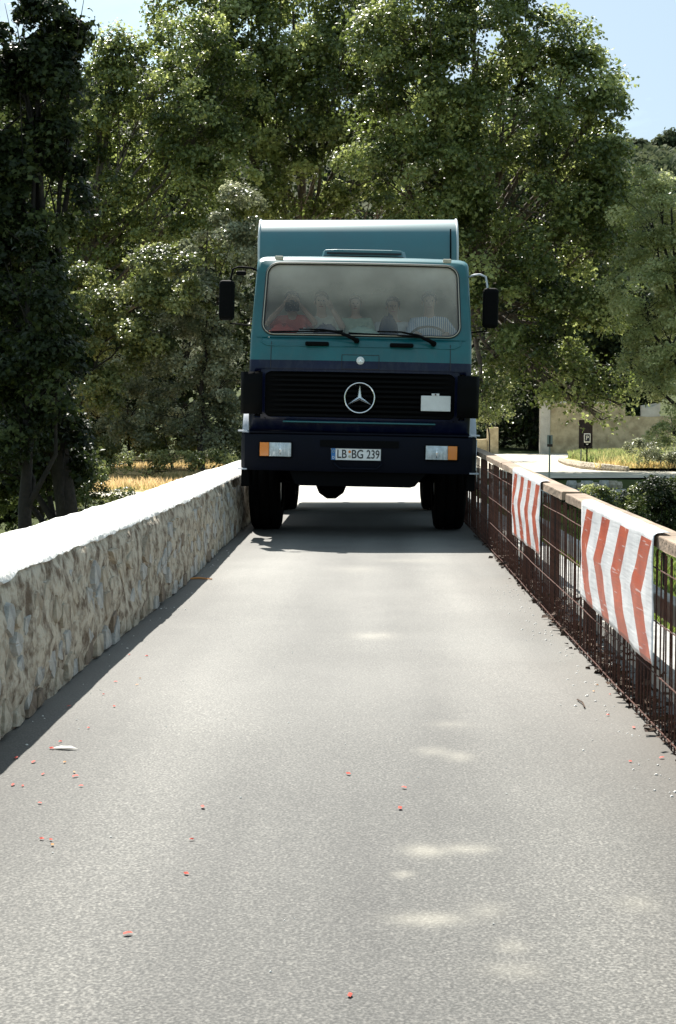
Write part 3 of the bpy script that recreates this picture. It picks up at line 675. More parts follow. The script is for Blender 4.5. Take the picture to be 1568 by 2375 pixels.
T('board_tab', MB().box(bx_-.045, bx_+.035, y_-.014, y_+.002, bz+.0785, bz+.102), M_white, bd, bevel=.003)
T('board_bolt', MB().lathe([(0, .009), (-.006, .009)], (bx_-.005, y_-.0145, bz+.09), 'y', 10), M_rust, bd)
# lower teal strip with a ledge, black corner deflectors
T('front_ledge', MB().box(-.8, .8, .035, .10, 1.205, 1.222), M_teal, bevel=.006)
for s in (-1, 1):
    mb = MB().grid(lambda i, j: (s*(1.02, 1.10, 1.20, 1.235, 1.235)[i], (.02, .01, .035, .12, .42)[i], 1.285 + .44*j/3 - (.0 if j else 0)), 5, 4)
    o = T('corner_deflector', mb, M_blk); sm = o.modifiers.new('s', 'SOLIDIFY'); sm.thickness = .04; sm.offset = 0; smooth_angle(o, 60)
# bumper
mb = MB()
bz0, bz1 = .70, 1.09
pb = [(-1.235, .42), (-1.235, .06), (-1.19, -.02), (-1.0, -.045), (0, -.055), (1.0, -.045), (1.19, -.02), (1.235, .06), (1.235, .42)]
prf = [(.05, bz1), (.012, bz1-.015), (0, bz1-.04), (0, bz0+.05), (.02, bz0), (.2, bz0)]
mb.grid(lambda i, j: (pb[i][0]*(1 - (prf[j][0]*.15 if abs(pb[i][0]) > 1.1 else 0)), pb[i][1] + prf[j][0]*(1 if abs(pb[i][0]) < 1.2 else 0), prf[j][1]), 9, 6)
bump_ = T('bumper', mb, M_navy); sm = bump_.modifiers.new('s', 'SOLIDIFY'); sm.thickness = .02; smooth_angle(bump_, 30)
T('bumper_lip', MB().box(-1.15, 1.15, -.03, .06, bz1-.002, bz1+.016), M_navy, bevel=.006)
T('skid_plate', MB().prism([(-.72, .70), (-.66, .56), (-.60, .545), (.55, .545), (.60, .56), (.72, .70)], .02, .28), M_blk)
T('tow_bar', MB().tube([(-.25, -.06, .80), (-.24, -.09, .78), (-.19, -.10, .735), (.19, -.10, .735), (.24, -.09, .78), (.25, -.06, .80)], .011, 8), M_navy, smooth=True)
T('bumper_recess', MB().box(-.40, .42, -.062, -.052, .96, 1.03), M_blk)
for s in (-1, 1):
    cx_ = s*.865; hl = T('headlight', MB().box(cx_-.175, cx_+.175, -.075, -.02, .835, 1.005), M_blk, bevel=.012)
    gx0, gx1 = (cx_-.065, cx_+.163) if s < 0 else (cx_-.163, cx_+.065)
    zz0, zz1 = .849, .992
    mb = MB(); mb.grid(lambda i, j: (gx0+(gx1-gx0)*i/12, -.079 - .012*sin(pi*i/12)*sin(pi*j/6) - (.0035 if i % 2 else 0), zz0+(zz1-zz0)*j/6), 13, 7)
    T('lamp_glass', mb, M_lens, hl)
    T('reflector', MB().lathe([(0, .055), (-.004, .05), (-.008, .02), (-.012, .0005)], ((gx0+gx1)/2, -.082, .92), 'y', 20), M_chr, hl, smooth=True)
    ax0, ax1 = (cx_-.163, cx_-.067) if s < 0 else (cx_+.067, cx_+.163)
    T('indicator', MB().box(ax0, ax1, -.09, -.07, zz0, zz1), M_amber, hl, bevel=.004)
    for zc in (1.098, .70):
        T('step_plate', MB().box(s*1.215-.05, s*1.215+.05, -.02, .14, zc, zc+.016), M_grey, bevel=.004)
    T('corner_step', MB().box(s*1.19-.045, s*1.19+.045, .1, .5, .52, .70), M_blk, bevel=.01)
    T('bumper_side_trim', MB().box(s*1.222-.012, s*1.222+.022, .06, .10, .74, 1.06), M_grey, bevel=.004)
# number plate
pl = T('number_plate', MB().box(-.285, .235, -.082, -.074, .822, .948), M_plate, bevel=.003)
T('plate_band', MB().box(-.281, -.238, -.0845, -.0822, .826, .944), M_eu, pl)
T('plate_border', MB().tube([(-.283, -.083, .824), (.233, -.083, .824), (.233, -.083, .946), (-.283, -.083, .946), (-.283, -.083, .824)], .0028, 4), M_ink, pl)
def text(name, s, size, m_, parent, loc, rot=(pi/2, 0, 0), sx=1, off=0, align='CENTER'):
    cu = bpy.data.curves.new(name, 'FONT'); cu.body = s; cu.size = size; cu.align_x = align; cu.align_y = 'CENTER'; cu.extrude = .0008; cu.offset = off
    o = bpy.data.objects.new(name, cu); S.collection.objects.link(o)
    dg = bpy.context.evaluated_depsgraph_get(); me = bpy.data.meshes.new_from_object(o.evaluated_get(dg)); bpy.data.objects.remove(o)
    me.materials.clear(); me.materials.append(m_)
    q = link(name, me, parent, loc, rot); q.scale = (sx, 1, 1); return q
text('lettering', 'LB', .125, M_ink, pl, (-.172, -.0845, .884), sx=.80, off=.0012)
text('lettering', 'BG', .125, M_ink, pl, (-.008, -.0845, .884), sx=.80, off=.0012)
text('lettering', '239', .125, M_ink, pl, (.154, -.0845, .884), sx=.74, off=.0012)
text('country_letter', 'D', .04, M_plate, pl, (-.259, -.0865, .848), sx=.9)
mb = MB()
for k in range(12): mb.lathe([(-.0845, .0022), (-.0857, .0022)], (-.259+.013*cos(k*pi/6), 0, .915+.013*sin(k*pi/6)), 'y', 6)
T('star_ring', mb, mat('plate_yellow', (.75, .6, .05), .5), pl)
for z, m_ in ((.912, M_amber), (.862, M_clip)): T('round_sticker', MB().lathe([(-.083, .0145), (-.0845, .0145)], (-.090, 0, z), 'y', 18), m_, pl)
# brackets, roof hatch, marker
for x in (-.90, .905):
    T('visor_bracket', MB().box(x-.045, x+.045, .50, .56, 2.945, 2.985), M_clip, bevel=.008)
hv = [(-.46, 1.05), (-.44, .95), (-.3, .9), (.33, .9), (.44, .95), (.48, 1.05), (.46, 1.5), (-.44, 1.5)]
rh = T('roof_hatch', MB().add([(x, y, 3.045) for x, y in hv] + [(x*.96, y, 3.115 if y < 1.1 else 3.07) for x, y in hv], [tuple(range(8, 16))] + [(k, (k+1) % 8, 8+(k+1) % 8, 8+k) for k in range(8)]), M_box, bevel=.012)
T('hatch_gap', MB().box(-.40, .42, .885, .90, 3.06, 3.08), M_seal, rh)
# interior
T('dashboard', MB().box(-1.08, 1.08, .24, .52, 1.70, 2.08), M_dash, bevel=.03)
for x in (-.72, -.05, .72):
    st_ = T('seat', MB().box(x-.24, x+.24, .85, 1.35, 1.55, 1.70), M_seat, bevel=.04)
    T('seat_back', MB().box(x-.23, x+.23, 1.36, 1.48, 1.66, 2.28), M_seat, st_, bevel=.04)
cx_, cyy, czz = .73, .60, 2.10
tor = MB(); R0 = .225; tilt = radians(38)
ps = [(cx_ + R0*cos(a), cyy + R0*sin(a)*sin(tilt)*1.0, czz + R0*sin(a)*cos(tilt)) for a in np.linspace(0, 2*pi, 33)]
sw = T('steering_wheel', tor.tube(ps, .013, 8, False), M_blk, smooth=True)
mb = MB()
for a in (0, 2*pi/3, 4*pi/3): mb.tube([(cx_, cyy-.02, czz-.02), (cx_+R0*cos(a+.5), cyy+R0*sin(a+.5)*sin(tilt), czz+R0*sin(a+.5)*cos(tilt))], .01, 6)
mb.tube([(cx_, cyy-.02, czz-.02), (cx_, .40, 1.8)], .03, 8); T('wheel_spokes', mb, M_blk, sw)
# mirrors
for s, dx, zt in ((-1, 0, 2.80), (1, .0, 2.78)):
    z1 = 2.86 if s < 0 else 2.83; mx = 1.46 if s < 0 else 1.385
    ma = T('mirror_arm', MB().tube([(s*1.15, .62, z1-.02), (s*1.20, .60, z1), (s*(mx-.12), .57, z1+.005), (s*(mx-.06), .56, z1-.02), (s*(mx-.04), .56, z1-.12), (s*(mx-.04), .56, z1-.20)], .0115, 8), M_grey if s > 0 else M_blk, smooth=True)
    T('mirror', MB().box(s*mx-.085, s*mx+.085, .50, .60, z1-.57, z1-.14), M_blk, ma, bevel=.04)
    T('mirror_glass', MB().box(s*mx-.072, s*mx+.072, .601, .604, z1-.53, z1-.18), M_chr, ma)
    T('lower_arm', MB().tube([(s*1.16, .62, z1-.62), (s*(mx-.04), .56, z1-.60), (s*(mx-.03), .56, z1-.5)], .009, 6), M_blk, ma)
    if s < 0: T('ramp_mirror', MB().box(-1.36, -1.25, .50, .55, z1-.09, z1-.04), M_blk, ma, bevel=.02, rot=(0, 0, 0))
# fenders: arcs over the front wheels
WY, WR = 1.36, .60
for s in (-1, 1):
    mb = MB()
    A = [radians(a) for a in range(24, 157, 6)]
    def PF(i, j):
        a = A[i]; R1 = .72; x = s*(1.05, 1.25, 1.285, 1.278)[j]; rr1 = R1*(1, 1, .985, .93)[j]
        return (x, WY - cos(a)*rr1, WR + .16 + sin(a)*rr1)
    mb.grid(PF, len(A), 4); o = T('wheel_arch', mb, M_grey); smooth_angle(o, 50)
    T('arch_flap', MB().box(s*1.03-.2, s*1.03+.2, WY+.70, WY+.72, .35, .85), M_rub)
# chassis
T('chassis_rail', MB().box(-.46, -.38, .3, 7.2, .78, 1.02), M_blk); T('chassis_rail', MB().box(.38, .46, .3, 7.2, .78, 1.02), M_blk)
T('engine_sump', MB().box(-.36, .36, .5, 1.9, .62, 1.2), M_blk, bevel=.08)
for s, y0, x1 in ((-1, 3.0, 1.1), (1, 2.7, 1.1)):
    T('side_tank', MB().box(s*.82-.27, s*.82+.27, y0-.35, y0+.45, .72, 1.10), M_blk, bevel=.06)
def W_(name, mb, m_, parent=truck, **k):
    o = T(name, mb, m_, parent, **k)
    if parent is truck: o.rotation_euler = (0, -ROLL, 0)
    return o
for yy, dx in ((WY, -.30), (4.95, -.28)):
    axl = W_('axle', MB().tube([(-1.0, yy, .6), (1.0, yy, .6)], .07, 10), M_blk, smooth=True)
    W_('differential', MB().lathe([(-.17, .10), (-.14, .17), (-.05, .235), (.05, .235), (.14, .17), (.17, .10)], (dx, yy, .58), 'x', 24), M_blk, axl, smooth=True)
    W_('leaf_spring', MB().tube([(-.42, yy-.5, .72), (-.42, yy, .64), (-.42, yy+.5, .72)], .04, 6).tube([(.42, yy-.5, .72), (.42, yy, .64), (.42, yy+.5, .72)], .04, 6), M_blk, axl)
    for s in (-1, 1):
        x0 = .865; x1 = 1.205
        pr = [(x0, .36), (x0-.01, .45), (x0+.005, .56), (x0+.03, .592), (x0+.10, .6), (x0+.105, .588), (x0+.12, .588), (x0+.125, .6), (x1-.125, .6), (x1-.12, .588), (x1-.105, .588), (x1-.10, .6), (x1-.03, .592), (x1-.005, .56), (x1+.01, .45), (x1, .36)]
        wh = W_('wheel', MB().lathe([(s*a, r) for a, r in [(x0+.02, .34), (x1-.03, .34)]], (0, yy, WR), 'x', 32), M_grey, smooth=False)
        W_('tyre', MB().lathe([(s*a, r) for a, r in pr], (0, yy, WR), 'x', 48, True), M_rub, wh, smooth=True)
        W_('rim', MB().lathe([(s*(x1-.02), .35), (s*(x1-.10), .30), (s*(x1-.12), .16), (s*(x1-.03), .13), (s*(x1-.02), .001)], (0, yy, WR), 'x', 32), M_grey, wh, smooth=True)
# camper box
BW, BY0, BY1, BZ0, BZ1 = 1.178, 2.12, 7.4, 1.12, 3.665
R1 = .46
prb = [(BY0, BZ0), (BY0, BZ1-R1)] + [(BY0+R1*(1-cos(a)), BZ1-R1+R1*sin(a)) for a in np.linspace(.12, pi/2, 10)] + [(BY1, BZ1), (BY1, BZ0)]
mb = MB(); nb = len(prb)
mb.add([(-BW, y, z) for y, z in prb] + [(BW, y, z) for y, z in prb], [tuple(range(nb)), tuple(range(2*nb-1, nb-1, -1))] + [(k, nb+k, nb+(k+1) % nb, (k+1) % nb) for k in range(nb)])
bo = W_('camper_box', mb, M_box); smooth_angle(bo, 30)
M_trim = mat('pale_edge_trim', (.55, .58, .58), .4)
for s in (-1, 1):
    mb = MB().tube([(s*BW, y, z) for y, z in prb[:-1]], .014, 8); W_('edge_trim', mb, M_trim, bo, smooth=True)
W_('corner_strip', MB().tube([(1.095, BY0-.008, 2.6), (1.095, BY0-.008, 3.30), (1.095, BY0+.035, 3.5)], .009, 6), M_blk, bo)
for s in (-1, 1):
    W_('box_window', MB().box(s*(BW+.006)-.012, s*(BW+.006)+.012, 4.2, 5.2, 2.3, 2.9), M_blk, bo, bevel=.02)
W_('box_underframe', MB().box(-1.1, 1.1, 2.2, 7.3, 1.02, 1.115), M_blk)
W_('rear_underrun', MB().box(-1.05, 1.05, 7.2, 7.3, .62, .76), M_blk)
for s in (-1, 1):
    W_('mud_flap', MB().box(s*1.03-.2, s*1.03+.2, 5.68, 5.70, .35, 1.02), M_rub)
# cloths and papers on the dashboard
def TP(x, y, z): return truck.matrix_basis @ Vector((x, y, z)) if False else Vector((TX + x*cos(ROLL)+z*sin(ROLL), TY+y, -x*sin(ROLL)+z*cos(ROLL)))
def heap(name, c, rx, ry, rz, m_, label, cat, seed):
    mb = MB(); nu, nv = 18, 9; P = []
    for i in range(nv):
        for j in range(nu):
            a = 2*pi*j/nu; b_ = (i/(nv-1))*pi/2; r = cos(b_)*(1+.28*nz(cos(a)*2+seed, sin(a)*2, i*.3)); z = sin(b_)*(1+.35*nz(cos(a)*3, sin(a)*3+seed, i))
            P.append((r*cos(a)*rx, r*sin(a)*ry, max(0, z*rz)))
    mb.add(P, [(i*nu+j, i*nu+(j+1) % nu, (i+1)*nu+(j+1) % nu, (i+1)*nu+j) for i in range(nv-1) for j in range(nu)])
    return tag(obj(name, mb, m_, smooth=True, loc=tuple(TP(*c))), label, cat)
heap('cloth', (.02, .36, 2.083), .20, .10, .15, mat('pale_green_cloth', (.42, .58, .46), .95), 'crumpled pale green cloth on the dashboard behind the middle of the windscreen', 'cloth', 3)
heap('cloth', (-.60, .35, 2.083), .11, .09, .12, mat('white_cloth', (.75, .75, .72), .95), 'crumpled white cloth on the dashboard before the passenger', 'cloth', 8)
heap('cloth', (-.84, .35, 2.083), .17, .09, .16, mat('red_cloth', (.55, .06, .04), .95), 'red cloth bundled on the dashboard before the camera holder', 'cloth', 12)
heap('bag', (-.38, .44, 2.083), .16, .09, .17, mat('navy_bag', (.02, .025, .09), .8), 'navy blue bag lying on the dashboard', 'bag', 21)
tag(obj('paper', MB().box(-.09, .09, -.06, .06, 0, .012), M_white, loc=tuple(TP(-.80, .34, 2.084)), bevel=.004), 'white paper pad on the dashboard in the lower left windscreen corner', 'paper')
# ------------------------------------------------------------------ people in the cab
def skin_mesh(name, joints, edges, m_, sub=2, root=0):
    me = bpy.data.meshes.new(name); me.from_pydata([j[0] for j in joints], edges, []); me.update()
    o = bpy.data.objects.new(name, me); S.collection.objects.link(o)
    o.modifiers.new('skin', 'SKIN'); sd_ = me.skin_vertices[0].data
    for i, j in enumerate(joints):
        r = j[1]; sd_[i].radius = (r, r) if not hasattr(r, '__len__') else r
        sd_[i].use_root = (i == root)
    ss = o.modifiers.new('sub', 'SUBSURF'); ss.levels = sub; ss.render_levels = sub
    dg = bpy.context.evaluated_depsgraph_get(); r_ = bpy.data.meshes.new_from_object(o.evaluated_get(dg)); bpy.data.objects.remove(o)
    r_.name = name; r_.materials.clear(); r_.materials.append(m_); r_.polygons.foreach_set('use_smooth', [True]*len(r_.polygons)); return r_
def join(meshes, name):
    bm = bmesh.new()
    for me in meshes: bm.from_mesh(me)
    out = bpy.data.meshes.new(name); bm.to_mesh(out); bm.free()
    for m_ in meshes[0].materials: out.materials.append(m_)
    out.polygons.foreach_set('use_smooth', [True]*len(out.polygons)); return out
def hand_meshes(wr, el, side, m_, curl=.6):
    wr, el = Vector(wr), Vector(el); d = (wr-el).normalized(); up = Vector((0, 0, 1)); s = d.cross(up)
    if s.length < .1: s = Vector((1, 0, 0))
    s.normalize(); nrm = s.cross(d).normalized(); out = []
    mb = MB().tube([wr - d*.01, wr + d*.03, wr + d*.075, wr+d*.09], [.022, .034, .038, .030], 10); out.append(mb.mesh('palm', m_, True))
    for k, (ln, of) in enumerate(((.066, -.030), (.076, -.010), (.070, .010), (.056, .029))):
        b_ = wr + d*.082 + s*of; p1 = b_ + d*ln*.45 - nrm*ln*.1*curl; p2 = p1 + d*ln*.25 - nrm*ln*.38*curl; p3 = p2 - d*ln*.05*curl - nrm*ln*.3*curl + d*ln*.2*(1-curl)
        out.append(MB().tube([b_ - d*.02, b_, p1, p2, p3], [.009, .0092, .0085, .0078, .0055], 7).mesh('finger', m_, True))
    b_ = wr + d*.03 - s*.03*side; out.append(MB().tube([b_, b_ - s*.022*side + d*.022, b_ - s*.03*side + d*.05, b_ - s*.022*side + d*.068 - nrm*.01], [.013, .012, .010, .007], 7).mesh('thumb', m_, True))
    return out
def person(label, loc, sc, skin, shirt, trouser, hairc, arms, lean=0, face_turn=0, hair_long=False, sleeve=.55):
    """seated figure; origin at the hips, facing -y; arms = ((elbow,wrist) left -x, (elbow,wrist) right +x)"""
    ms = mat('skin_tone', skin, .6); mh = mat('hair', hairc, .7)
    root = empty('person', loc, label, 'person'); root.scale = (sc,)*3; root.rotation_euler = (0, 0, face_turn)
    sh = [Vector((-.17, .02-lean*.5, .50)), Vector((.17, .02-lean*.5, .50))]
    J = [((0, 0, .06), (.15, .11)), ((0, .01, .22), (.135, .10)), ((0, .01-lean*.3, .40), (.15, .105)), ((0, .02-lean*.5, .50), (.10, .075)), ((0, .0-lean*.6, .575), .052), ((0, -.015-lean*.65, .63), (.055, .062)),
         ((0, -.03-lean*.65, .675), (.060, .080)), ((0, -.015-lean*.65, .74), (.075, .095)), ((0, -.005-lean*.65, .80), (.062, .078))]
    Ed = [(k, k+1) for k in range(8)]
    for i, (e_, w_) in enumerate(arms):
        b_ = len(J); J += [(tuple(sh[i]), .058), (tuple((sh[i]+Vector(e_))/2), .047), (tuple(e_), .038), (tuple((Vector(e_)*.6+Vector(w_)*.4)), .037), (tuple(w_), .024)]
        Ed += [(3, b_)] + [(b_+k, b_+k+1) for k in range(4)]
    for s in (-1, 1):
        b_ = len(J); J += [((s*.10, -.02, .05), .085), ((s*.12, -.22, .07), .078), ((s*.13, -.42, .07), .058), ((s*.13, -.44, -.12), .052), ((s*.13, -.44, -.34), .036), ((s*.13, -.47, -.37), .035), ((s*.13, -.57, -.385), .028)]
        Ed += [(0, b_)] + [(b_+k, b_+k+1) for k in range(6)]
    parts = [skin_mesh('body', J, Ed, ms)]
    hy = -.02-lean*.65
    for i, (e_, w_) in enumerate(arms): parts += hand_meshes(w_, e_, (-1, 1)[i], ms)
    parts.append(MB().tube([(0, hy-.085, .735), (0, hy-.112, .705), (0, hy-.085, .690)], [.009, .014, .010], 8).mesh('nose', ms, True))
    for s in (-1, 1): parts.append(MB().lathe([(-.008, .012), (0, .026), (.006, .02)], (s*.078, hy+.01, .72), 'x', 10).mesh('ear', ms, True))
    link('body', join(parts, 'body'), root)
    JS = [((0, 0, .04), (.165, .125)), ((0, .01, .22), (.15, .115)), ((0, .01-lean*.3, .40), (.168, .12)), ((0, .02-lean*.5, .50), (.115, .088)), ((0, .01-lean*.6, .545), .062)]
    ES = [(k, k+1) for k in range(4)]
    for i, (e_, w_) in enumerate(arms):
        b_ = len(JS); E_ = Vector(e_); JS += [(tuple(sh[i]), .072), (tuple(sh[i].lerp(E_, .5)), .062)] + ([(tuple(sh[i].lerp(E_, sleeve+.3)), .055)] if sleeve > .3 else [])
        ES += [(3, b_), (b_, b_+1)] + ([(b_+1, b_+2)] if sleeve > .3 else [])
    link('shirt', skin_mesh('shirt', JS, ES, shirt), root)
    JT = [((0, 0, .04), (.17, .13))]; ET = []
    for s in (-1, 1):
        b_ = len(JT); JT += [((s*.10, -.02, .05), .10), ((s*.12, -.22, .07), .09), ((s*.13, -.42, .07), .07), ((s*.13, -.44, -.12), .062), ((s*.13, -.44, -.30), .055)]
        ET += [(0, b_)] + [(b_+k, b_+k+1) for k in range(4)]
    link('trousers', skin_mesh('trousers', JT, ET, trouser), root)
    # hair cap, eyes, mouth
    mb = MB(); nu, nv = 20, 9; P = []
    for i in range(nv):
        for j in range(nu):
            a = 2*pi*j/nu; front = max(0, -sin(a)); lo_ = (.95 if hair_long else .35)*(1-front**.6) - .62*front
            th = pi/2 - (i/(nv-1))*(pi/2+lo_); r = .094*(1+.05*nz(cos(a)*4, sin(a)*4, i))
            P.append((cos(th)*cos(a)*r*.92, hy+.02+cos(th)*sin(a)*r*1.12, .76+sin(th)*r*.98))
    mb.add(P, [(i*nu+j, i*nu+(j+1) % nu, (i+1)*nu+(j+1) % nu, (i+1)*nu+j) for i in range(nv-1) for j in range(nu)])
    obj('hair', mb, mh, root, smooth=True)
    for s in (-1, 1): obj('eye', MB().lathe([(-.006, .006), (0, .010), (.006, .006)], (s*.030, hy-.083, .735), 'x', 8), M_ink, root, smooth=True)
    obj('mouth', MB().tube([(-.022, hy-.080, .668), (0, hy-.090, .666), (.022, hy-.080, .668)], .005, 6), mat('lips', (.35, .10, .08), .6), root)
    return root
def shirtm(n, c, c2=None, stripes=False):
    m = mat(n, c, .9, scale=12, col2=c2 or tuple(x*.8 for x in c))
    if stripes:
        t = m.node_tree; N = t.nodes.new; L = t.links.new; b = t.nodes['Principled BSDF']
        tcn = N('ShaderNodeTexCoord'); w_ = N('ShaderNodeTexWave'); w_.inputs['Scale'].default_value = 14; w_.bands_direction = 'X'; L(tcn.outputs['Object'], w_.inputs['Vector'])
        r = N('ShaderNodeValToRGB'); r.color_ramp.elements[0].color = (.16, .30, .55, 1); r.color_ramp.elements[1].color = (*c, 1); r.color_ramp.elements[0].position = .3; r.color_ramp.elements[1].position = .5
        L(w_.outputs['Fac'], r.inputs['Fac']); L(r.outputs[0], b.inputs['Base Color'])
    return m
jean = shirtm('dark_blue_trousers', (.05, .07, .14))
SK = (.50, .30, .21)
p1 = person('passenger with dark hair and red shirt holding a black camera to the face', tuple(TP(-.76, 1.04, 1.84)), .96, SK, shirtm('red_shirt', (.62, .07, .045)), jean, (.03, .02, .02),
       ((( -.30, -.14, .46), (-.07, -.20, .70)), ((.28, -.16, .46), (.08, -.20, .70))), lean=.18)
p2 = person('passenger in a cream top with one pale forearm raised beside the camera holder', tuple(TP(-.44, 1.14, 1.84)), .98, (.58, .38, .28), shirtm('cream_top', (.70, .66, .55)), jean, (.22, .15, .08),
       (((-.22, -.10, .28), (-.10, -.34, .34)), ((.25, -.22, .42), (.12, -.24, .64))), lean=.05, hair_long=True)
p3 = person('child in a pale green shirt seated in the middle of the cab', tuple(TP(-.06, 1.05, 1.90)), .86, (.62, .42, .32), shirtm('pale_green_shirt', (.46, .56, .42)), jean, (.35, .26, .14),
       (((-.24, -.12, .28), (-.08, -.34, .27)), ((.24, -.12, .28), (.08, -.36, .25))), lean=.02)
p4 = person('driver in a blue and white striped shirt holding the steering wheel', tuple(TP(.76, 1.08, 1.84)), 1.0, SK, shirtm('striped_shirt', (.72, .77, .82), stripes=True), jean, (.12, .08, .05),
       (((-.26, -.14, .22), (-.17, -.44, .32)), ((.33, -.14, .26), (.20, -.42, .32))), lean=.04)
p5 = person('passenger in a white shirt beside the driver', tuple(TP(.36, 1.22, 1.82)), .96, SK, shirtm('white_shirt', (.74, .74, .74)), jean, (.05, .035, .03),
       (((-.22, -.10, .26), (-.12, -.36, .20)), ((.22, -.10, .26), (.12, -.36, .20))), lean=.02)
cp_ = TP(-.76, .70, 2.46)
ca = obj('camera_device', MB().box(-.075, .075, -.03, .03, -.05, .05), M_blk, loc=tuple(cp_), bevel=.012); tag(ca, 'black camera held up to the face of the red shirted passenger', 'camera')
obj('lens', MB().lathe([(0, .034), (-.06, .034), (-.065, .028), (-.06, .02)], (0, -.03, 0), 'y', 20), M_blk, ca, smooth=True)
obj('viewfinder', MB().box(-.025, .025, -.02, .02, .0505, .072), M_blk, ca, bevel=.004)
tag(heap('jacket', (.30, .62, 2.085), .12, .10, .28, mat('navy_jacket', (.015, .03, .07), .9), None, None, 33), 'dark blue jacket hanging between the middle and the driver', 'jacket')
# ------------------------------------------------------------------ beyond the bridge: walls, signs, trees
M_render = mat('old_lime_render', (.54, .44, .27), .95, scale=1.3, col2=(.33, .26, .15), bump=.9, bscale=9, detail=10, lo=.38, hi=.6)
M_pale = mat('pale_limestone', (.58, .54, .46), .95, scale=1.6, col2=(.44, .40, .33), bump=.6, bscale=10)
GW = 100.0
def X_(X, d): return at(X, 975, d).x
def Z_(Y, d): return at(784, Y, d).z
gw = empty('garden_wall', (at(1276, 1048, GW).x, GW, LOT), 'long buff rendered garden wall with gate pillar behind the parking sign', 'wall')
def G(name, mb, m_, parent=gw, **k):
    o = obj(name, mb, m_, parent, **k)
    if parent is gw: o.location = tuple(-c for c in gw.location)
    return o
x0, x1, x2, x3 = X_(1276, GW), X_(1343, GW), X_(1375, GW), X_(1450, GW); xe = X_(1680, GW)
zt, zd, zl = Z_(936, GW), Z_(974, GW), Z_(966, GW)
def rough(xa, xb, za, zb, y0, y1, seed=0, top=.05, n=1):
    mb = MB(); k = max(3, int((xb-xa)/.4)); mzz = max(3, int((zb-za)/.4))
    tp = [zb + top*nz(xa+(xb-xa)*i/k, seed, 2) for i in range(k+1)]
    mb.grid(lambda i, j: (xa+(xb-xa)*i/k, y0 + .03*nz(i*.7, j*.7, seed), za+(tp[i]-za)*j/mzz), k+1, mzz+1)
    mb.grid(lambda i, j: (xa+(xb-xa)*i/k, y0+(y1-y0)*j/2+(.03*nz(i*.7, mzz*.7, seed) if j == 0 else 0), tp[i]+(.02 if j == 1 else 0)), k+1, 3)
    mb.add([(xa, y0, za), (xa, y1, za), (xa, y1, tp[0]), (xa, y0, tp[0]), (xb, y0, za), (xb, y1, za), (xb, y1, tp[-1]), (xb, y0, tp[-1])], [(0,1,2,3), (7,6,5,4), (1,5,6,2)])
    return mb
G('rendered_bay', rough(x0, x1, LOT-.2, zt, GW, GW+.5, 1), M_render)
G('rendered_bay', rough(x1, x2, zd, zt, GW, GW+.5, 1.1), M_render)
G('rendered_bay', rough(x2, x3, LOT-.2, zt, GW, GW+.5, 2), M_render)
G('rendered_bay', rough(x3, xe, LOT-.2, zl, GW+.02, GW+.5, 3, .12), M_render)
G('ruined_end', rough(X_(1488, GW), X_(1532, GW), zl-.1, Z_(940, GW), GW+.1, GW+.45, 5, .35), M_pale)
zz = (Z_(936, GW))
G('wall_cap', rough(x0, X_(1437, GW), zt+.02, zt+.14, GW-.06, GW+.56, 6, .03), M_pale)
M_door = mat('weathered_door', (.055, .03, .02), .8, scale=6, col2=(.03, .018, .014))
dr = G('door', MB().box(x1+.003, x2-.003, GW+.16, GW+.2, LOT, zd), M_door)
for k in range(5):
    w_ = (x2-x1-.02)/5; G('plank', MB().box(x1+.01+k*w_, x1+.01+k*w_+w_-.02, GW+.135, GW+.158, LOT+.02, zd-.02), M_door, dr)
pil = G('gate_pillar', MB().box(X_(1253, GW), x0-.003, GW-.12, GW+.6, LOT-.1, Z_(940, GW)), M_pale, bevel=.03)
px0, px1 = X_(1253, GW), x0
G('pillar_cap', MB().box(px0-.12, px1+.12, GW-.24, GW+.72, Z_(934, GW), Z_(926, GW)), M_pale, pil, bevel=.04)
G('pillar_moulding', MB().box(px0-.06, px1+.06, GW-.18, GW+.66, Z_(940, GW)+.002, Z_(934, GW)-.002), M_pale, pil, bevel=.02)
st = empty('pillar_stump', (X_(1142, GW), GW, LOT), 'broken buff gate pillar stump just right of the truck', 'pillar')
o = obj('pier', rough(X_(1131, GW), X_(1156, GW), LOT-.1, Z_(992, GW), GW-.1, GW+.6, 9, .25), M_render, st); o.location = tuple(-c for c in st.location)
o = obj('low_wall', rough(X_(1085, GW), X_(1130, GW), LOT-.1, Z_(1019, GW), GW, GW+.5, 11, .12), M_render, st); o.location = tuple(-c for c in st.location)
# retaining wall of the river bank
rw = empty('retaining_wall', (10.5, 56.5, -2.2), 'tumbledown pale stone retaining wall on the river bank below the yard', 'wall')
for i in range(128):
    k = i % 4; x = 4.6 + (i//4)*.26 + (k % 2)*.2 + random.uniform(-.08, .08); z = -2.35 + k*.3; w_, h_ = random.uniform(.26, .5), random.uniform(.2, .33)
    if k == 3 and random.random() < .45: continue
    mb = MB(); bmv = []
    for zz_ in (0, h_*.5, h_):
        for a in range(7):
            t_ = a*2*pi/7; r_ = 1-.22*(zz_ != h_*.5); bmv.append((cos(t_)*w_*.6*r_*random.uniform(.88, 1.1), sin(t_)*.22*r_, zz_))
    mb.add(bmv, [(a, (a+1) % 7, 7+(a+1) % 7, 7+a) for a in range(7)]+[(7+a, 7+(a+1) % 7, 14+(a+1) % 7, 14+a) for a in range(7)]+[tuple(range(14, 21)), (6,5,4,3,2,1,0)])
    yb_ = 56.3 + .09*(x-4.2) + .1*k
    obj('stone', mb, random.choice(stone_m[:3]), rw, loc=(x-10.5, yb_-56.5, z+2.2), smooth=False)
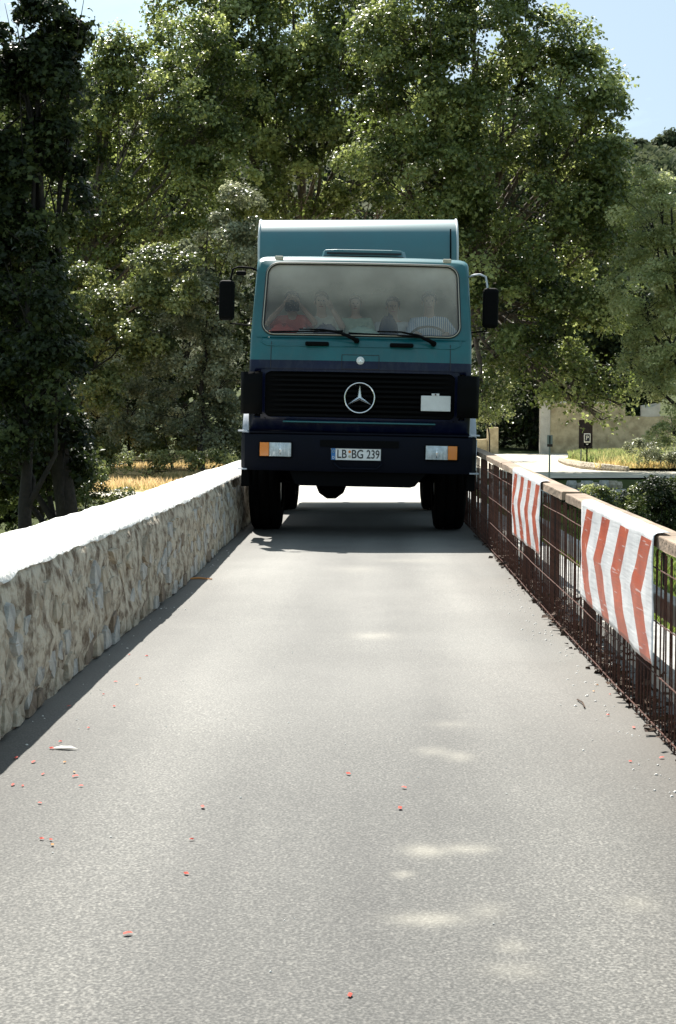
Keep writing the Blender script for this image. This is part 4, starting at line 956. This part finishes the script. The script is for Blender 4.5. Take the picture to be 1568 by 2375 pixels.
# signs
M_grm = mat('grey_sign_back', (.16, .18, .17), .6, scale=10, col2=(.10, .12, .11)); M_pole = mat('grey_green_pole', (.20, .22, .19), .6)
d = 72.0; pb_ = at(1361, 1078, d); s1 = empty('parking_sign', (pb_.x, d, pb_.z), 'small dark square parking sign with white P on a post', 'sign')
def LS(name, mb, m_, par, root, **k):
    o = obj(name, mb, m_, par, **k)
    if par is root: o.location = tuple(-c for c in root.location)
    return o
zc = Z_(1015.5, d); hs_ = .165
LS('post', MB().tube([(pb_.x, d, pb_.z-.1), (pb_.x, d, zc+.1)], .035, 8), M_blk, s1, s1)
pn = LS('sign_panel', MB().box(pb_.x-hs_, pb_.x+hs_, d-.065, d-.04, zc-.235, zc+.22), M_white, s1, s1, bevel=.01)
LS('sign_field', MB().box(pb_.x-hs_+.045, pb_.x+hs_-.045, d-.069, d-.0655, zc-.17, zc+.175), mat('deep_blue_black', (.012, .014, .04), .5), pn, s1)
text('lettering', 'P', .30, M_white, pn, (pb_.x-.0, d-.0725, zc-.005), off=.004)
ar = LS('arrow_panel', MB().box(pb_.x-hs_, pb_.x+hs_, d-.065, d-.04, zc-.40, zc-.25), M_blk, s1, s1)
LS('arrow', MB().prism([(pb_.x-.08, zc-.29), (pb_.x, zc-.36), (pb_.x+.08, zc-.29)], d-.072, d-.066), M_white, ar, s1)
d = 46.0; pb_ = at(1274, 1122, d); s2_ = empty('marker_sign', (pb_.x, d, pb_.z), 'narrow grey green marker board on a thin pole behind the railing', 'sign')
LS('post', MB().tube([(pb_.x, d, pb_.z-.3), (pb_.x, d, Z_(1030, d))], .028, 8), M_pole, s2_, s2_)
za, zb = Z_(1036, d), Z_(1009, d); wv = .088
b1 = LS('board', MB().box(pb_.x-wv, pb_.x+wv, d-.05, d-.03, za, zb), M_pole, s2_, s2_)
LS('dark_bar', MB().box(pb_.x-.018, pb_.x+.018, d-.056, d-.051, za+.09, zb-.02), M_blk, b1, s2_)
LS('foot_band', MB().box(pb_.x-wv, pb_.x+wv, d-.056, d-.051, za+.002, za+.085), M_door, b1, s2_)
for X, Y0, Y1, d_, lab in ((1347, 1042, 1071, 74, 'thin pale stake left of the parking sign'), (1453, 1067, 1087, 68, 'short dark stake at the front edge of the grass island')):
    q = at(X, Y1, d_); tag(obj('stake', MB().tube([(0, 0, -.1), (.01, 0, Z_(Y0, d_)-q.z)], .035, 6), M_pole if X < 1400 else M_door, loc=tuple(q)), lab, 'stake')
# island kerb
kb = MB()
ipts = [(10.75, 80), (10.4, 74), (10.45, 69), (11.0, 66.6), (11.9, 65.6)]
kb.tube([(x, y, LOT+.12) for x, y in ipts], [.15, .2, .24, .22, .12], 7)
tag(obj('island_kerb', kb, M_mortar), 'rounded stone kerb at the left end of the grass island', 'kerb')

# ---- foliage
def leaf_batch(cent, nrm, size, rng, kind='kite'):
    n = len(cent)
    t1 = np.cross(nrm, rng.normal(size=(n, 3))); t1 /= np.linalg.norm(t1, axis=1, keepdims=True)+1e-9
    t2 = np.cross(nrm, t1); s = size[:, None]
    if kind == 'plane':        # five-lobed leaf
        an = np.array([90, 140, 175, 230, 270, 310, 365, 400])*pi/180; rr2 = np.array([1.0, .52, .9, .42, .5, .42, .9, .52])
        pts = [cent + t1*s*r*cos(a) + t2*s*r*sin(a)*.95 + nrm*s*(.14*(k % 2) - .1*r*r) for k, (a, r) in enumerate(zip(an, rr2))]
        v = np.stack([pts[0], pts[1], pts[2], pts[3], pts[4], pts[5], pts[6], pts[7]], 1)
    else:
        v = np.stack([cent + t1*s, cent + t2*s*.55 + nrm*s*.12, cent - t1*s*.9, cent - t2*s*.55 + nrm*s*.12], 1)
    k = v.shape[1]
    return v.reshape(-1, 3), np.arange(n*k).reshape(n, k)
def crown_mesh(name, blobs, nleaf, ls, m_, seed, puff=.55, kind='kite', flat=.8, hole=.0, upb=.5, droop=0):
    rng = np.random.default_rng(seed); C = []; TN = []; NR = []
    ar_ = np.array([b_[3]*b_[5]+b_[4]*b_[5] for b_ in blobs]); ar_ = ar_/ar_.sum()
    for b_, a in zip(blobs, ar_):
        c = np.array(b_[:3]); r = np.array(b_[3:6]); vol = max(.3, (r[0]*r[1]*r[2])**(1/3)); npf = int(max(7, 3.6*(vol/puff)**2))
        d = rng.normal(size=(npf, 3)); d /= np.linalg.norm(d, axis=1, keepdims=True); rad = rng.uniform(.5, 1.0, npf)**.55
        pc = c + d*r*rad[:, None]*(1+.12*rng.normal(size=(npf, 1)))
        nl = int(nleaf*a); idx = rng.integers(0, npf, nl); ps = puff*rng.uniform(.55, 1.25, npf)
        q = rng.normal(size=(nl, 3)); ql = np.linalg.norm(q, axis=1, keepdims=True); q = q/ql; ax2 = d[idx]*np.array([.75, .75, .45]) + np.array([0, 0, .75]) + .35*rng.normal(size=(npf, 3))[idx]; fl = (q*ax2).sum(1, keepdims=True); q = np.where((fl < 0) & (rng.random((nl, 1)) < .85), -q, q); q = q*np.clip(rng.normal(.86, .2, (nl, 1)), .15, 1.5)
        off = q*ps[idx][:, None]; off[:, 2] *= flat; off[:, 2] -= droop*(off[:, 0]**2+off[:, 1]**2)/puff
        C.append(pc[idx]+off)
        nn_ = .35*q + .3*d[idx] + np.array([0, 0, upb]) + .55*rng.normal(size=(nl, 3)); nn_ /= np.linalg.norm(nn_, axis=1, keepdims=True); NR.append(nn_)
        TN.append(np.clip((rng.normal(.5, .26, npf)[idx]*.62 + rng.random(nl)*.38), 0, 1))
    C = np.concatenate(C); NR = np.concatenate(NR); TN = np.concatenate(TN); k = len(C)
    sz = ls*rng.uniform(.6, 1.25, k); v, f = leaf_batch(C, NR, sz, rng, kind)
    return np_mesh(name, v, f, m_, False, {'tint': ('FACE', TN)})
M_bark = mat('dark_bark', (.035, .027, .022), .95, scale=6, col2=(.015, .012, .01), bump=1, bscale=20)
M_pbark = mat('plane_bark', (.16, .13, .10), .95, scale=3, col2=(.07, .055, .045), bump=.8, bscale=14)
def blobs_of(spec, d):
    out = []
    for sp_ in spec:
        X, Y, rx, ry = sp_[:4]; dd = d + (sp_[4] if len(sp_) > 4 else 0); c = at(X, Y, dd); k = dd/F
        out.append((c.x, c.y, c.z, rx*k, (rx+ry)/2*k*.9, ry*k))
    return out
def gh(x, y): return float(terr(np.array(float(x)), np.array(float(y))))
def tree(label, spec, d, nleaf, ls, lm, seed, baseX, trunk_r, bark=M_bark, name='tree', cat='tree', group=None, puff=.55, kind='kite', base_d=None, tmin=.15, **k):
    bl = blobs_of(spec, d); bd_ = base_d or d; b0 = at(baseX, 1000, bd_); bz_ = max(gh(b0.x, bd_), LOT if bd_ > 50 else -9); base = Vector((b0.x, bd_, bz_-.15))
    root = empty(name, tuple(base), label, cat, group)
    top = max(bl, key=lambda q: q[2]); H_ = top[2]-base.z
    rng = random.Random(seed); mb = MB()
    pts = []; c_ = Vector((np.mean([q[0] for q in bl]), np.mean([q[1] for q in bl]), 0))
    for i in range(9):
        t_ = i/8; pts.append(Vector(((c_.x-base.x)*t_**1.5*.8 + rng.uniform(-.04, .04)*H_*.3*(t_ > 0), (c_.y-base.y)*t_*.8, H_*.95*t_)))
    mb.tube(pts, [trunk_r*(1.25 if i == 0 else 1)*(1-.9*(i/8)) for i in range(9)], 10, False)
    link('trunk', mb.mesh('trunk', bark, True), root)
    for bi in bl:
        cz = Vector(bi[:3])-base; t_ = max(tmin, min(.8, cz.z/H_*.62)); k_ = t_*8; i0 = int(k_); st_ = pts[i0].lerp(pts[min(8, i0+1)], k_-i0)
        mb = MB(); mid = st_.lerp(cz, .55) + Vector((rng.uniform(-.3, .3), rng.uniform(-.3, .3), -.08*(cz-st_).length))
        r0 = trunk_r*(.45-.25*t_)
        mb.tube([st_, st_.lerp(mid, .5), mid, cz], [r0, r0*.8, r0*.6, r0*.28], 6, False)
        for _ in range(9):
            e_ = cz + Vector((rng.gauss(0, .55)*bi[3], rng.gauss(0, .55)*bi[4], rng.gauss(.1, .5)*bi[5])); s0 = mid.lerp(cz, rng.uniform(.2, 1))
            mb.tube([s0, s0.lerp(e_, .5)+Vector((0, 0, .06)), e_], [r0*.3, r0*.2, r0*.06], 4, False)
        link('limb', mb.mesh('limb', bark, True), root)
    me = crown_mesh('crown', bl, nleaf, ls, lm, seed, puff, kind, **k); o = link('crown', me, root); o.location = -base
    return root
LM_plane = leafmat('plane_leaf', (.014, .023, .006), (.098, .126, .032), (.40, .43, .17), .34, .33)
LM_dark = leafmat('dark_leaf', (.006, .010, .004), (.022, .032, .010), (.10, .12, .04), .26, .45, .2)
LM_grey = leafmat('silvery_leaf', (.04, .048, .026), (.14, .155, .085), (.42, .42, .29), .33, .3)
LM_willow = leafmat('willow_leaf', (.10, .115, .04), (.25, .275, .12), (.44, .45, .26), .42, .32)
LM_mid = leafmat('mid_green_leaf', (.014, .022, .007), (.09, .11, .032), (.34, .35, .15), .34, .35)
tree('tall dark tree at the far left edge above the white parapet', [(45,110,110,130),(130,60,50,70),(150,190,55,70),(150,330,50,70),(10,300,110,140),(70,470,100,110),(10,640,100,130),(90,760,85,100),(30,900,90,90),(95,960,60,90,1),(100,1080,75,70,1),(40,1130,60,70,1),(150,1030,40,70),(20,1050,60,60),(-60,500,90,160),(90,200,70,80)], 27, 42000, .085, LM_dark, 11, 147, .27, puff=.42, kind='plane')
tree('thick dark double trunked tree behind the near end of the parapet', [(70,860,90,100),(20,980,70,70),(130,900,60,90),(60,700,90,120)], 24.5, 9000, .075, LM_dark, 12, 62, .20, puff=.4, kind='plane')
tree('broad light green plane tree left of the sky gap', [(360,180,120,110),(290,330,130,110),(430,310,120,120),(240,480,120,110),(390,480,150,110),(300,620,140,90),(520,230,80,100),(520,380,70,90),(190,300,60,90),(235,210,70,60),(270,130,50,50),(160,420,60,90),(480,560,90,70),(210,650,90,90),(250,150,50,50),(200,560,60,70),(470,130,80,80)], 70, 50000, .13, LM_plane, 13, 150, .35, M_pbark, puff=.85, kind='plane')
tree('slender tree with bare bent limb left of the truck mirror', [(330,740,120,90),(240,800,100,90),(420,640,110,90),(180,720,80,90),(200,900,80,70)], 60, 17000, .12, LM_mid, 14, 120, .16, puff=.6, kind='plane')
tree('silvery leaved bush just left of the truck cab', [(500,600,80,80),(480,720,80,90),(440,820,110,80),(520,880,80,80),(420,950,110,60),(500,1000,80,55),(310,960,70,60),(560,500,60,60),(590,560,40,60)], 61, 32000, .09, LM_grey, 15, 470, .14, name='bush', cat='bush', puff=.55)
tree('grey green shrub behind the dry bank on the left', [(260,900,60,60),(330,880,70,60),(390,1000,70,45),(280,1000,60,40),(210,960,50,60)], 64, 12000, .085, LM_grey, 16, 300, .10, name='shrub', cat='bush', puff=.5)
tree('tall bright green plane tree directly above the truck', [(560,110,120,120),(680,90,140,120),(640,290,120,110),(760,250,130,110),(580,430,100,90),(700,450,120,70),(800,110,110,110),(560,280,80,90),(820,420,100,80),(460,60,90,80),(880,300,90,110),(890,130,90,110),(900,470,90,70),(520,200,90,110),(620,-40,140,100)], 76, 60000, .155, LM_plane, 17, 700, .5, M_pbark, puff=1.1, kind='plane', base_d=80)
tree('huge plane tree spreading over the right side of the road', [(960,60,130,110),(1110,110,140,110),(1220,120,100,90),(1000,250,130,120),(1170,270,140,120),(1300,200,90,90),(1370,270,75,80),(1330,390,110,100),(1040,420,130,110),(900,160,90,110),(900,330,90,90),(1420,400,60,80),(1430,560,50,80),(1400,700,70,80),(1200,450,130,110),(1390,480,70,90),(1000,560,100,90),(1130,600,130,100),(1290,600,120,100),(1200,730,120,90),(1320,760,90,90),(1150,830,90,70),(1270,870,90,55),(1390,440,60,60),(1100,-40,160,90),(1345,120,60,45),(1415,215,30,26),(1378,940,26,26),(1398,975,18,14),(1352,948,18,9),(1440,940,28,14),(1350,890,60,28),(1450,890,45,28),(1120,930,40,40)], 66, 88000, .135, LM_plane, 18, 1040, .5, M_pbark, puff=1.05, kind='plane', base_d=73, tmin=.42)
0 and tree('low hanging leafy spray in front of the garden wall', [(1380,940,28,30),(1395,985,22,20),(1352,950,22,10),(1440,935,30,16),(1360,895,60,30),(1450,890,50,30)], 56, 1900, .10, LM_dark, 28, 1390, .03, M_pbark, name='branch', cat='branch', puff=.28, kind='plane', base_d=60)
tree('pale green willow at the right edge by the river', [(1510,500,60,90),(1560,600,95,110),(1490,680,75,90),(1550,780,95,100),(1500,850,65,60),(1580,920,70,70),(1560,1000,45,40),(1640,650,90,200),(1530,420,40,40)], 61, 50000, .08, LM_willow, 19, 1590, .25, name='willow_tree', puff=.5)
tree('young bright bush under the big plane tree right of the truck', [(1140,900,50,60),(1120,960,40,30)], 84, 2600, .10, LM_mid, 20, 1135, .06, name='bush', cat='bush', puff=.5)
tree('large dark bush on the river bank at the right edge', [(1540,1150,45,50),(1590,1180,60,70),(1500,1200,40,40)], 38, 9000, .055, LM_dark, 21, 1545, .06, name='bush', cat='bush', puff=.35)
tree('low mid green bush on the slope under the bank wall', [(1440,1170,50,22),(1380,1150,50,18),(1480,1150,40,18)], 42, 5000, .05, LM_mid, 22, 1430, .04, name='bush', cat='bush', puff=.3)
tree('spindly sunlit bush at the right end of the grass island', [(1530,1050,50,30),(1480,1040,30,16),(1565,1075,30,20)], 66, 3500, .065, LM_grey, 23, 1535, .05, name='bush', cat='bush', puff=.35)
tree('leafy weeds at the foot of the big dark trunk', [(190,1150,35,30),(215,1120,30,30),(180,1190,30,20),(240,1165,40,16),(290,1150,35,12),(215,1090,20,20)], 40, 4600, .05, LM_mid, 24, 195, .03, name='shrub', cat='bush', puff=.25)
tree('low green shrub on the dry bank beyond the parapet', [(330,1070,60,12),(250,1085,40,14),(400,1060,40,14),(440,1075,30,14),(480,1070,30,16),(520,1062,26,16),(290,1075,20,14),(370,1085,16,10),(220,1100,18,14),(350,1100,16,6)], 54, 4800, .06, LM_mid, 25, 330, .04, name='shrub', cat='bush', puff=.3)
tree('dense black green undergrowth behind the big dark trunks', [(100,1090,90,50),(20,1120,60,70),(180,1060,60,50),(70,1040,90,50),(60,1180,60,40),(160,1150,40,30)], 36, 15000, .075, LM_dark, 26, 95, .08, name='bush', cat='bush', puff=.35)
tree('dark shrub row under the silvery bush beyond the dry bank', [(250,1030,60,30),(340,1025,60,28),(420,1030,60,30),(500,1040,60,30),(545,1000,40,50),(190,1040,50,40)], 63, 15000, .085, LM_mid, 27, 400, .08, name='shrub', cat='bush', puff=.5)
tree('dark bush on the slope below the stone bank wall', [(1480,1160,60,30),(1420,1190,60,30),(1350,1160,40,20)], 48, 6000, .06, LM_dark, 29, 1430, .05, name='bush', cat='bush', puff=.4)
# dark wood closing the view
names_ = ['dark woodland tree behind the left edge of the yard', 'dark woodland tree behind the silvery bush', 'dark woodland tree hidden behind the truck cab', 'dark woodland tree showing through the open gateway',
          'dark woodland tree above the gate pillar', 'dark woodland tree above the middle of the garden wall', 'dark woodland tree above the ruined end of the wall', 'dark woodland tree behind the slender left tree']
for i, (X, d_, Y0, r_) in enumerate([(60, 96, 520, 150), (430, 104, 520, 170), (780, 135, 500, 170), (1080, 138, 560, 150), (1240, 112, 620, 140), (1370, 114, 600, 120), (1460, 116, 700, 90), (240, 92, 560, 140)]):
    spc = [(X, Y0, r_, 140), (X-r_*.5, Y0+150, r_*.8, 120), (X+r_*.5, Y0+150, r_*.8, 120), (X, Y0+280, r_, 110), (X-r_*.4, Y0+400, r_*.8, 90), (X+r_*.4, Y0+400, r_*.8, 90)]
    if i in (0, 1, 2, 3, 4, 7): spc += [(X-r_*.4, Y0-130, r_*.9, 120), (X+r_*.4, Y0-240, r_*.9, 120), (X, Y0-330 if i not in (1,) else Y0-280, r_*.7, 90)]
    if i == 6: spc = [(X, 760, 80, 80), (X+40, 860, 90, 70), (X-30, 900, 70, 50)]
    if 3 <= i <= 5: spc += [(X, 990, r_*.6, 40)] if i != 5 else []
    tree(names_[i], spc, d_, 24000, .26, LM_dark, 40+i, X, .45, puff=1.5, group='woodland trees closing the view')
# grasses: dry bank and island
def grassmat(n, a, b_, c_): return leafmat(n, a, b_, c_, .35, .6)
def grass(name, polyf, n, hgt, m_, label, seed):
    rng = np.random.default_rng(seed); P = polyf(rng, n); k = len(P); a = rng.uniform(0, pi, k); w_ = .018+.02*rng.random(k)*1; h_ = hgt*rng.uniform(.4, 1.2, k)
    w_ = w_*hgt/.3*1.6
    dx, dy = np.cos(a)*w_, np.sin(a)*w_; lx, ly = rng.normal(0, .35, k)*h_, rng.normal(0, .35, k)*h_
    v = np.stack([np.stack([P[:,0]-dx, P[:,1]-dy, P[:,2]], 1), np.stack([P[:,0]+dx, P[:,1]+dy, P[:,2]], 1), np.stack([P[:,0]+lx, P[:,1]+ly, P[:,2]+h_], 1)], 1).reshape(-1, 3)
    me = np_mesh(name, v, np.arange(3*k).reshape(k, 3), m_, False, {'tint': ('FACE', np.clip(fbm(P[:,0], P[:,1], 2.5, seed)*1.6-.3+rng.normal(0, .15, k), 0, 1))})
    return tag(link(name, me), label, 'grass', kind='stuff')
def inpoly(P, poly):
    x, y = P[:, 0], P[:, 1]; r_ = np.zeros(len(P), bool); j = len(poly)-1
    for i in range(len(poly)):
        xi, yi = poly[i]; xj, yj = poly[j]; r_ ^= ((yi > y) != (yj > y)) & (x < (xj-xi)*(y-yi)/(yj-yi+1e-9)+xi); j = i
    return r_
def pf(poly, zf):
    def f_(rng, n):
        xs_ = [p[0] for p in poly]; ys_ = [p[1] for p in poly]
        P = np.stack([rng.uniform(min(xs_), max(xs_), n), rng.uniform(min(ys_), max(ys_), n)], 1); P = P[inpoly(P, poly)]
        return np.concatenate([P, np.asarray(zf(P[:,0], P[:,1])).reshape(-1, 1)], 1)
    return f_
grass('green_grass', pf([(11.2,68),(14,66.8),(27,68),(27,87),(18,88),(12.6,85),(11,79)], islz), 26000, .42, grassmat('island_grass', (.38,.31,.15), (.25,.26,.11), (.16,.21,.07)), 'green and straw coloured grass on the island by the parking sign', 51)
grass('dry_grass', pf([(10.6,66.6),(14,65.4),(27,66),(27,70),(11,69)], islz), 9000, .28, grassmat('straw_blades', (.42,.31,.14), (.50,.38,.18), (.30,.26,.11)), 'dry straw grass fringing the front of the island', 52)
grass('dry_grass', pf([(-20,46.5),(-14,46.6),(-5.4,46.7),(-5.1,50),(-6.3,62),(-8,80),(-10,84),(-22,84)], lambda x, y: LOT+.06+0*x), 34000, .24, grassmat('bank_straw', (.20,.18,.07), (.42,.31,.16), (.50,.38,.22)), 'dry straw grass on the left bank beyond the parapet', 53)
grass('meadow_grass', pf([(1.9,12),(16,12),(24,52),(3,56)], lambda x, y: terr(x, y)), 50000, .30, grassmat('meadow_blades', (.05,.07,.02), (.11,.15,.035), (.20,.24,.06)), 'green meadow grass below the right side of the bridge', 54)
# hills
def hillz(X, Y):
    R = sstep(190, 470, Y); ridge = 97 - .10*X + 12*(fbm(X, Y, 160, 61)-.5) + 5*fbm(X, Y, 25, 62) + 2.5*fbm(X, Y, 8, 63)
    return -8 + R*ridge + 0*X
xs = np.linspace(-420, 420, 260); ys = np.linspace(185, 560, 120); v, f = grid_np(xs, ys, hillz)
M_hill = mat('scrub_hillside', (.105, .110, .060), .95, scale=.12, col2=(.05, .058, .032), bump=1, bscale=.8, detail=12, spec=.1)
tag(link('hills', np_mesh('hills', v, f, M_hill)), 'scrub covered hillside far behind the trees', kind='structure')
LM_hill = leafmat('far_scrub_leaf', (.045,.058,.030), (.08,.095,.05), (.13,.14,.08), .2, .8, .05)
rngh = np.random.default_rng(71); n = 5200; X = rngh.uniform(20, 190, n); Y = rngh.uniform(260, 475, n); Z = hillz(X, Y); bl = np.stack([X, Y, Z], 1)
rr3 = rngh.uniform(.8, 2.6, n); k = 14; q = rngh.normal(size=(n, k, 3))*rr3[:, None, None]*.5; q[..., 2] = np.abs(q[..., 2])*1.2
C = (bl[:, None, :]+q).reshape(-1, 3); NR = rngh.normal(size=C.shape)*.6+np.array([0, -.2, .7]); NR /= np.linalg.norm(NR, axis=1, keepdims=True)
v, f = leaf_batch(C, NR, np.repeat(rr3, k)*.55, rngh); tn = np.clip(np.repeat(rngh.random(n), k)*.7+rngh.random(n*k)*.3, 0, 1)
tag(link('hillside_scrub', np_mesh('hillside_scrub', v, f, LM_hill, False, {'tint': ('FACE', tn)})), 'grey green scrub and low oaks covering the far hillside', 'scrub', kind='stuff')
tree('round lone tree on the skyline of the far hill', [(1547,333,22,16),(1530,340,16,10),(1562,340,18,12)], 462, 2600, .85, LM_hill, 81, 1547, .9, puff=2.6)
tree('small skyline tree beside the big plane crown', [(1478,341,14,10),(1466,345,12,8)], 460, 1400, .8, LM_hill, 82, 1477, .7, puff=2.4)
